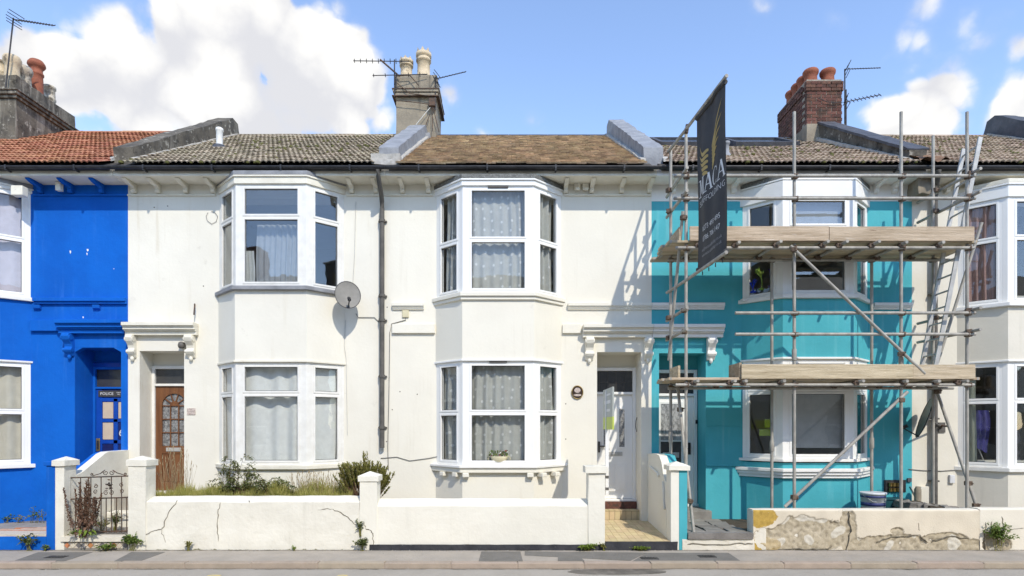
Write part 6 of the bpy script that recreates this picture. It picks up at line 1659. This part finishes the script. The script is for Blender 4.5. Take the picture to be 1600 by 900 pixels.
xq = -.43
for ch, w_ in (('M', .26), ('A', .215), ('C', .19), ('A', .215)):
    m = MB(); W_, H_ = yl - yr, zt - zb
    for quad in roman(ch, w_, .25): m.add([bpt(.5 + (xq + a_) / W_, .462 + b_ / H_, .0045) for a_, b_ in quad], [(0, 1, 2, 3)])
    m.build('lettering', 'print_white', bn); xq += w_ - .005
on_banner(text_mesh('SCAFFOLDING', .118, 0, 1.04, -.0022), .5, .402, 1.06, 'print_white', 'lettering')
on_banner(text_mesh('01273 493 495', .105, 0, 1, -.001), .5, .23, .98, 'print_white', 'lettering')
on_banner(text_mesh('07786 706 147', .105, 0, 1, -.001), .5, .165, .98, 'print_white', 'lettering')
on_banner(text_mesh('info@macascaffolding.co.uk', .064), .5, .105, 1.0, 'print_grey', 'lettering')
on_banner(text_mesh('www.macascaffolding.co.uk', .064), .5, .07, 1.0, 'print_grey', 'lettering')


def feather(pts, w):
    """a curved tapering stroke as a flat mesh"""
    n = 12; L, Rr = [], []
    def bez(t): a, b, c, e = pts; return tuple((1 - t) ** 3 * a[k] + 3 * (1 - t) ** 2 * t * b[k] + 3 * (1 - t) * t * t * c[k] + t ** 3 * e[k] for k in (0, 1))
    vs = []
    for i in range(n + 1):
        p = Vector(bez(i / n)); q = Vector(bez(min(1, i / n + .01))) - Vector(bez(max(0, i / n - .01))); q.normalize(); nn = Vector((-q.y, q.x)); ww = w * math.sin(math.pi * (.12 + .88 * i / n)) ** .7
        for sg in (-.5, .5): vs.append(bpt(*(p + nn * ww * sg), .0045))
    return vs, [(2 * i, 2 * i + 1, 2 * i + 3, 2 * i + 2) for i in range(n)]


tips = ((.90, .93), (.89, .85), (.85, .78), (.79, .725), (.72, .68), (.65, .64), (.59, .61))
for k in range(7):          # right wing: long feathers sweeping up
    m = MB(); q = k / 6
    m.add(*feather([(.50 + .02 * q, .715 - .14 * q), (.53 + .03 * q, .785 - .17 * q), (.70 - .10 * q, .80 - .165 * q), tips[k]], .023)); m.build('wing_feather', 'print_gold', bn)
ltips = ((.10, .80), (.09, .735), (.12, .685), (.17, .64), (.24, .60))
for k in range(5):          # left wing: short curled feathers
    m = MB(); q = k / 4
    m.add(*feather([(.42 - .01 * q, .715 - .14 * q), (.35, .735 - .145 * q), (.20 + .06 * q, .665 - .085 * q), ltips[k]], .026)); m.build('wing_feather', 'print_gold', bn)
MB().tube([(2.70, 9.25, 6.42), (2.72, 9.25, 6.55)], .03, 8).build('clamp', 'rusty_coupler', bn)
for k in range(4): MB().tube([(BX + .0 + .02 * k, 8.7 - .22 * k, 4.135), (BX + .02 * k, 8.7 - .22 * k, 4.08)], .008, 5).build('tie', 'black_plastic', bn)

# ------------------------------------------------------------------ ladder
ld = thing('ladder', 'aluminium ladder leaning on the scaffold towards the ivory roof', 'ladder', (6.7, 9.75, 2.6))
A = [Vector((6.68, 9.80, 2.64)), Vector((7.46, 9.86, 6.46))]; Bq = [Vector((6.66, 9.44, 2.64)), Vector((7.42, 9.46, 6.46))]
def rail(a, b):
    m = MB(); dv = (b - a).normalized(); s = dv.cross(Vector((0, 1, 0))).normalized(); vs = []
    for p in (a, b):
        for (i, j) in ((-.033, -.014), (.033, -.014), (.033, .014), (-.033, .014)): vs.append(p + s * i + Vector((0, j, 0)))
    m.add(vs, [(0, 1, 2, 3), (7, 6, 5, 4), (0, 4, 5, 1), (1, 5, 6, 2), (2, 6, 7, 3), (3, 7, 4, 0)]); m.build('rail', 'aluminium', ld, bevel=.004, fix=True)
rail(*A); rail(*Bq)
for i in range(15):
    f = (i + .5) / 15; MB().tube([A[0].lerp(A[1], f), Bq[0].lerp(Bq[1], f)], .015, 7).build('rung', 'aluminium', ld)

# ------------------------------------------------------------------ plants
def leaf(m, c, dv, L, w, rnd, droop=.3):
    dv = dv.normalized(); s = dv.cross(Vector((rnd.uniform(-.4, .4), rnd.uniform(-.4, .4), 1))).normalized() * w / 2; e = c + dv * L + Vector((0, 0, -droop * L)); k = c + dv * L * .5 + Vector((0, 0, .06 * L))
    m.add([c, k + s, e, k - s], [(0, 1, 2, 3)])


def weed(name, label, loc, n, r, h, mat, L=.06, w=.03, cat='weed', group='weeds along the pavement', seed=0, stems=6, squash=.6, stem_mat='leaf_olive'):
    rnd = random.Random(seed); t = thing(name, label, cat, loc, group); c = Vector(loc); m = MB(); sm = MB()
    tips = []
    for k in range(stems):
        a = rnd.uniform(0, 6.28); q = c + Vector((math.cos(a) * r * rnd.uniform(.2, 1), math.sin(a) * r * squash * rnd.uniform(.1, 1), h * rnd.uniform(.5, 1)))
        mid = (c + q) / 2 + Vector((0, 0, h * .18)); sm.tube([c + Vector((rnd.uniform(-.3, .3) * r, 0, -.01)), mid, q], .0035, 4); tips += [(mid, q)]
    for k in range(n):
        mid, q = rnd.choice(tips); p = mid.lerp(q, rnd.uniform(-.5, 1.1)) + Vector((rnd.uniform(-.2, .2) * r, rnd.uniform(-.15, .15) * r, rnd.uniform(-.05, .08) * h)); p.z = max(p.z, c.z + .004)
        leaf(m, p, Vector((rnd.uniform(-1, 1), rnd.uniform(-1, .6), rnd.uniform(-.1, .9))), L * rnd.uniform(.5, 1.2), w * rnd.uniform(.6, 1.2), rnd)
    m.build('foliage', mat, t); sm.build('stem', stem_mat, t)
    return t


def ggp(px, py, z=0.): x, y = gp(px, py, z); return (x, min(y, YW - .03), z)
for i, (lab, px, n, r, h, mt, L, w) in enumerate((
        ('leafy weed at the foot of the blue kerb wall', 47, 60, .13, .20, 'leaf_dark', .08, .03), ('small weed tuft beside the blue pillar foot', 70, 24, .07, .08, 'leaf_green', .06, .025),
        ('spreading weed under the diamond-tiled step', 165, 60, .16, .07, 'leaf_green', .06, .03), ('leafy creeper climbing the white pillar foot by the step', 207, 150, .15, .24, 'leaf_green', .055, .035),
        ('small weed against the white wall below its first crack', 294, 30, .06, .12, 'leaf_olive', .05, .02), ('tiny bright weed at the white wall foot', 460, 14, .035, .06, 'leaf_lime', .04, .018),
        ('clump of weeds at the foot of the wall crack', 566, 120, .11, .16, 'leaf_dark', .055, .03), ('low bright green weed at the cream gate pillar', 917, 190, .15, .085, 'leaf_lime', .035, .022),
        ('low bright green weed at the black step riser', 1003, 150, .16, .065, 'leaf_lime', .033, .02), ('small dark weed beside the black step corner', 944, 40, .05, .12, 'leaf_olive', .04, .02),
        ('bushy weed growing from the ivory wall crack', 1560, 330, .19, .34, 'leaf_green', .06, .022))):
    weed('weed', lab, (U(px, YW - .06), YW - .06, .0), int(n * 1.5), r * 1.3, h * 1.15, mt, L * 1.15, w * 1.25, seed=i + 20, stems=10, squash=.35)
weed('weed', 'creeper hanging from the crack beside the low pillar', (U(563, YW - .03), YW - .03, .22), 60, .06, .24, 'leaf_dark', .045, .025, seed=51, stems=8, squash=.3)
for i, (px, n) in enumerate(((8, 70), (28, 60), (47, 70), (60, 40))):
    weed('weed', ('weed at the blue house foot by the frame edge', 'weed at the blue house foot under the window', 'taller seeding weed at the blue house foot', 'small weed at the blue pillar by the forecourt')[i], (U(px, 10.3), 10.35, .2), n, .22, (.14, .12, .26, .22)[i], ('leaf_green', 'leaf_olive', 'leaf_green', 'leaf_grey')[i], .05, .02, seed=60 + i, group='weeds along the blue house')

# bush with fanned stems in the white garden
rnd = random.Random(5); bc = Vector((U(572, 9.62), 9.62, .62)); t = thing('bush', 'olive green bush behind the low cream pillar', 'bush', bc)
m = MB(); sm = MB()
for k in range(120):
    a = rnd.uniform(-1, 1); b = rnd.uniform(-1, 1); top = Vector((bc.x + a * .43 + rnd.uniform(-.05, .05), bc.y + b * .24, V(722, 9.6) - .06 * a * a - abs(rnd.gauss(0, .12)) + (.15 if abs(a + .12) < .05 else 0)))
    if a > .6: top.z -= rnd.uniform(0, .2)
    base = bc + Vector((a * .12, b * .08, 0)); mid = base.lerp(top, .55) + Vector((a * .05, 0, .02)); sm.tube([base, mid, top], .005, 4, True, .002)
    for j in range(60):
        f = rnd.uniform(.22, 1) ** .6; p = base.lerp(mid, f * 2) if f < .5 else mid.lerp(top, f * 2 - 1)
        dv = (top - base).normalized() + Vector((rnd.uniform(-.8, .8), rnd.uniform(-.8, .8), rnd.uniform(-.3, .5)))
        leaf(m, p, dv, rnd.uniform(.035, .065), rnd.uniform(.013, .022), rnd, .05)
m.build('foliage', 'leaf_olive', t); sm.build('stem', 'seed_brown', t)
# straggling shrub with arching leaf sprays
def sprays(label, x0, x1, z0, n, mat, seed, hmax):
    rnd = random.Random(seed); t = thing('wild_shrub', label, 'shrub', ((x0 + x1) / 2, 9.6, z0), 'wild growth in the white garden'); m = MB(); sm = MB()
    for k in range(n):
        x = rnd.uniform(x0, x1); y = rnd.uniform(9.42, 9.85); h = hmax * rnd.uniform(.35, 1); b = Vector((x, y, z0)); ax = rnd.uniform(-.28, .28)
        pts = [b, b + Vector((ax * .4, -.02, h * .6)), b + Vector((ax * .8, -.05, h)), b + Vector((ax * 1.25, -.08, h * .96)), b + Vector((ax * 1.6, -.1, h * .78))]
        sm.tube(pts, .0045, 4, True, .0015)
        for j in range(34):
            f = rnd.uniform(.2, 1) * 3.98; i = int(f); p = pts[i].lerp(pts[i + 1], f - i)
            leaf(m, p, Vector((rnd.uniform(-1, 1), rnd.uniform(-1, 1), rnd.uniform(-.4, .6))), rnd.uniform(.045, .085), rnd.uniform(.016, .03), rnd)
    m.build('foliage', mat, t); sm.build('stem', 'seed_brown', t)
sprays('grey-leaved straggling shrub at the white bay corner', U(342, 9.6), U(385, 9.6), .70, 18, 'leaf_grey', 3, .72)
sprays('dark arching sprays below the middle of the white bay', U(375, 9.6), U(452, 9.6), .70, 26, 'leaf_dark', 4, .48)
# grass in the bed
rnd = random.Random(9); m = MB(); st_ = MB()
for k in range(14000):
    x = rnd.uniform(U(232, 9.4), U(545, 9.4)); y = rnd.uniform(9.34, 10.0); hh = rnd.uniform(.06, .23) * max(.35, 1 + 1.3 * noise.noise(Vector((x * 3.5, y * 3, 1)))); b = Vector((x, y, .705 + .04 * noise.noise(Vector((x * 2, y * 2, 0)))))
    ln = Vector((rnd.uniform(-.5, .5), rnd.uniform(-.6, .4), 1)).normalized(); w = Vector((rnd.uniform(.004, .008), 0, 0)); q = b + ln * hh
    m.add([b - w, b + w, q], [(0, 1, 2)])
gr = tag(m.build('grass', 'grass_blade'), 'yellowing grass covering the white garden bed', 'grass', kind='stuff')
for k in range(240):
    g = rnd.random(); x = U(rnd.uniform(258, 290), 9.8) if g < .35 else U(rnd.uniform(455, 535), 9.7); y = rnd.uniform(9.5, 10.1); hh = rnd.uniform(.35, .85) if g < .35 else rnd.uniform(.18, .42)
    b = Vector((x, y, .71)); q = b + Vector((rnd.uniform(-.22, .22) * hh, rnd.uniform(-.1, .1), hh)); mid = (b + q) / 2 + Vector((rnd.uniform(-.03, .03), 0, .03)); st_.tube([b, mid, q], .0018, 3)
    if g < .9: st_.tube([q, q + Vector((rnd.uniform(-.02, .02), 0, .05))], .006, 4, True, .001)
st_.build('dry_stalks', 'straw', gr)
# dead dock by the gate
rnd = random.Random(12); dc = Vector((U(138, 9.13), 9.02, .2)); t = thing('dead_dock', 'dead brown dock plant with seed spikes in the gateway', 'weed', dc)
m = MB(); sm = MB(); gl = MB(); rl = MB()
for k in range(15):
    a = rnd.uniform(-1, 1); h = rnd.uniform(.55, .98) * (1 - .25 * abs(a)); b = dc + Vector((a * .10 - .02, rnd.uniform(-.05, .09), 0)); q = b + Vector((a * .22, rnd.uniform(-.1, .1), h)); mid = b.lerp(q, .5) + Vector((a * .05, 0, 0))
    sm.tube([b, mid, q], .008, 5, True, .003)
    for j in range(150):
        f = rnd.uniform(.22, 1); p = b.lerp(mid, f * 2) if f < .5 else mid.lerp(q, f * 2 - 1); rr = .035 * (1.1 - f)
        leaf(m, p + Vector((rnd.uniform(-rr, rr), rnd.uniform(-rr, rr), 0)), Vector((rnd.uniform(-.8, .8), rnd.uniform(-.8, .8), 1)), rnd.uniform(.02, .042), .02, rnd, 0)
for k in range(55):
    a = rnd.uniform(0, 6.28); r_ = rnd.uniform(.03, .2); leaf(gl if k < 26 else rl, dc + Vector((math.cos(a) * r_ + .02, -.02 - abs(math.sin(a)) * r_ * .5, rnd.uniform(.0, .12) if k < 26 else rnd.uniform(.05, .26))), Vector((math.cos(a), math.sin(a) - .3, .5)), rnd.uniform(.07, .15), .045, rnd, .5)
m.build('seed_head', 'seed_brown', t); sm.build('stem', 'seed_brown', t); gl.build('green_leaf', 'leaf_lime', t); rl.build('brown_leaf', 'seed_brown', t)
weed('weed', 'feathery green weeds behind the gate bars', (U(158, 9.4), 9.4, .2), 160, .20, .26, 'leaf_olive', .07, .014, seed=71, stems=14, squash=.4, group='weeds in the gateway')
weed('weed', 'triangular dark shrublet behind the gate bars', (U(180, 9.5), 9.5, .2), 340, .13, .34, 'leaf_dark', .05, .016, seed=72, stems=22, squash=.5, group='weeds in the gateway')
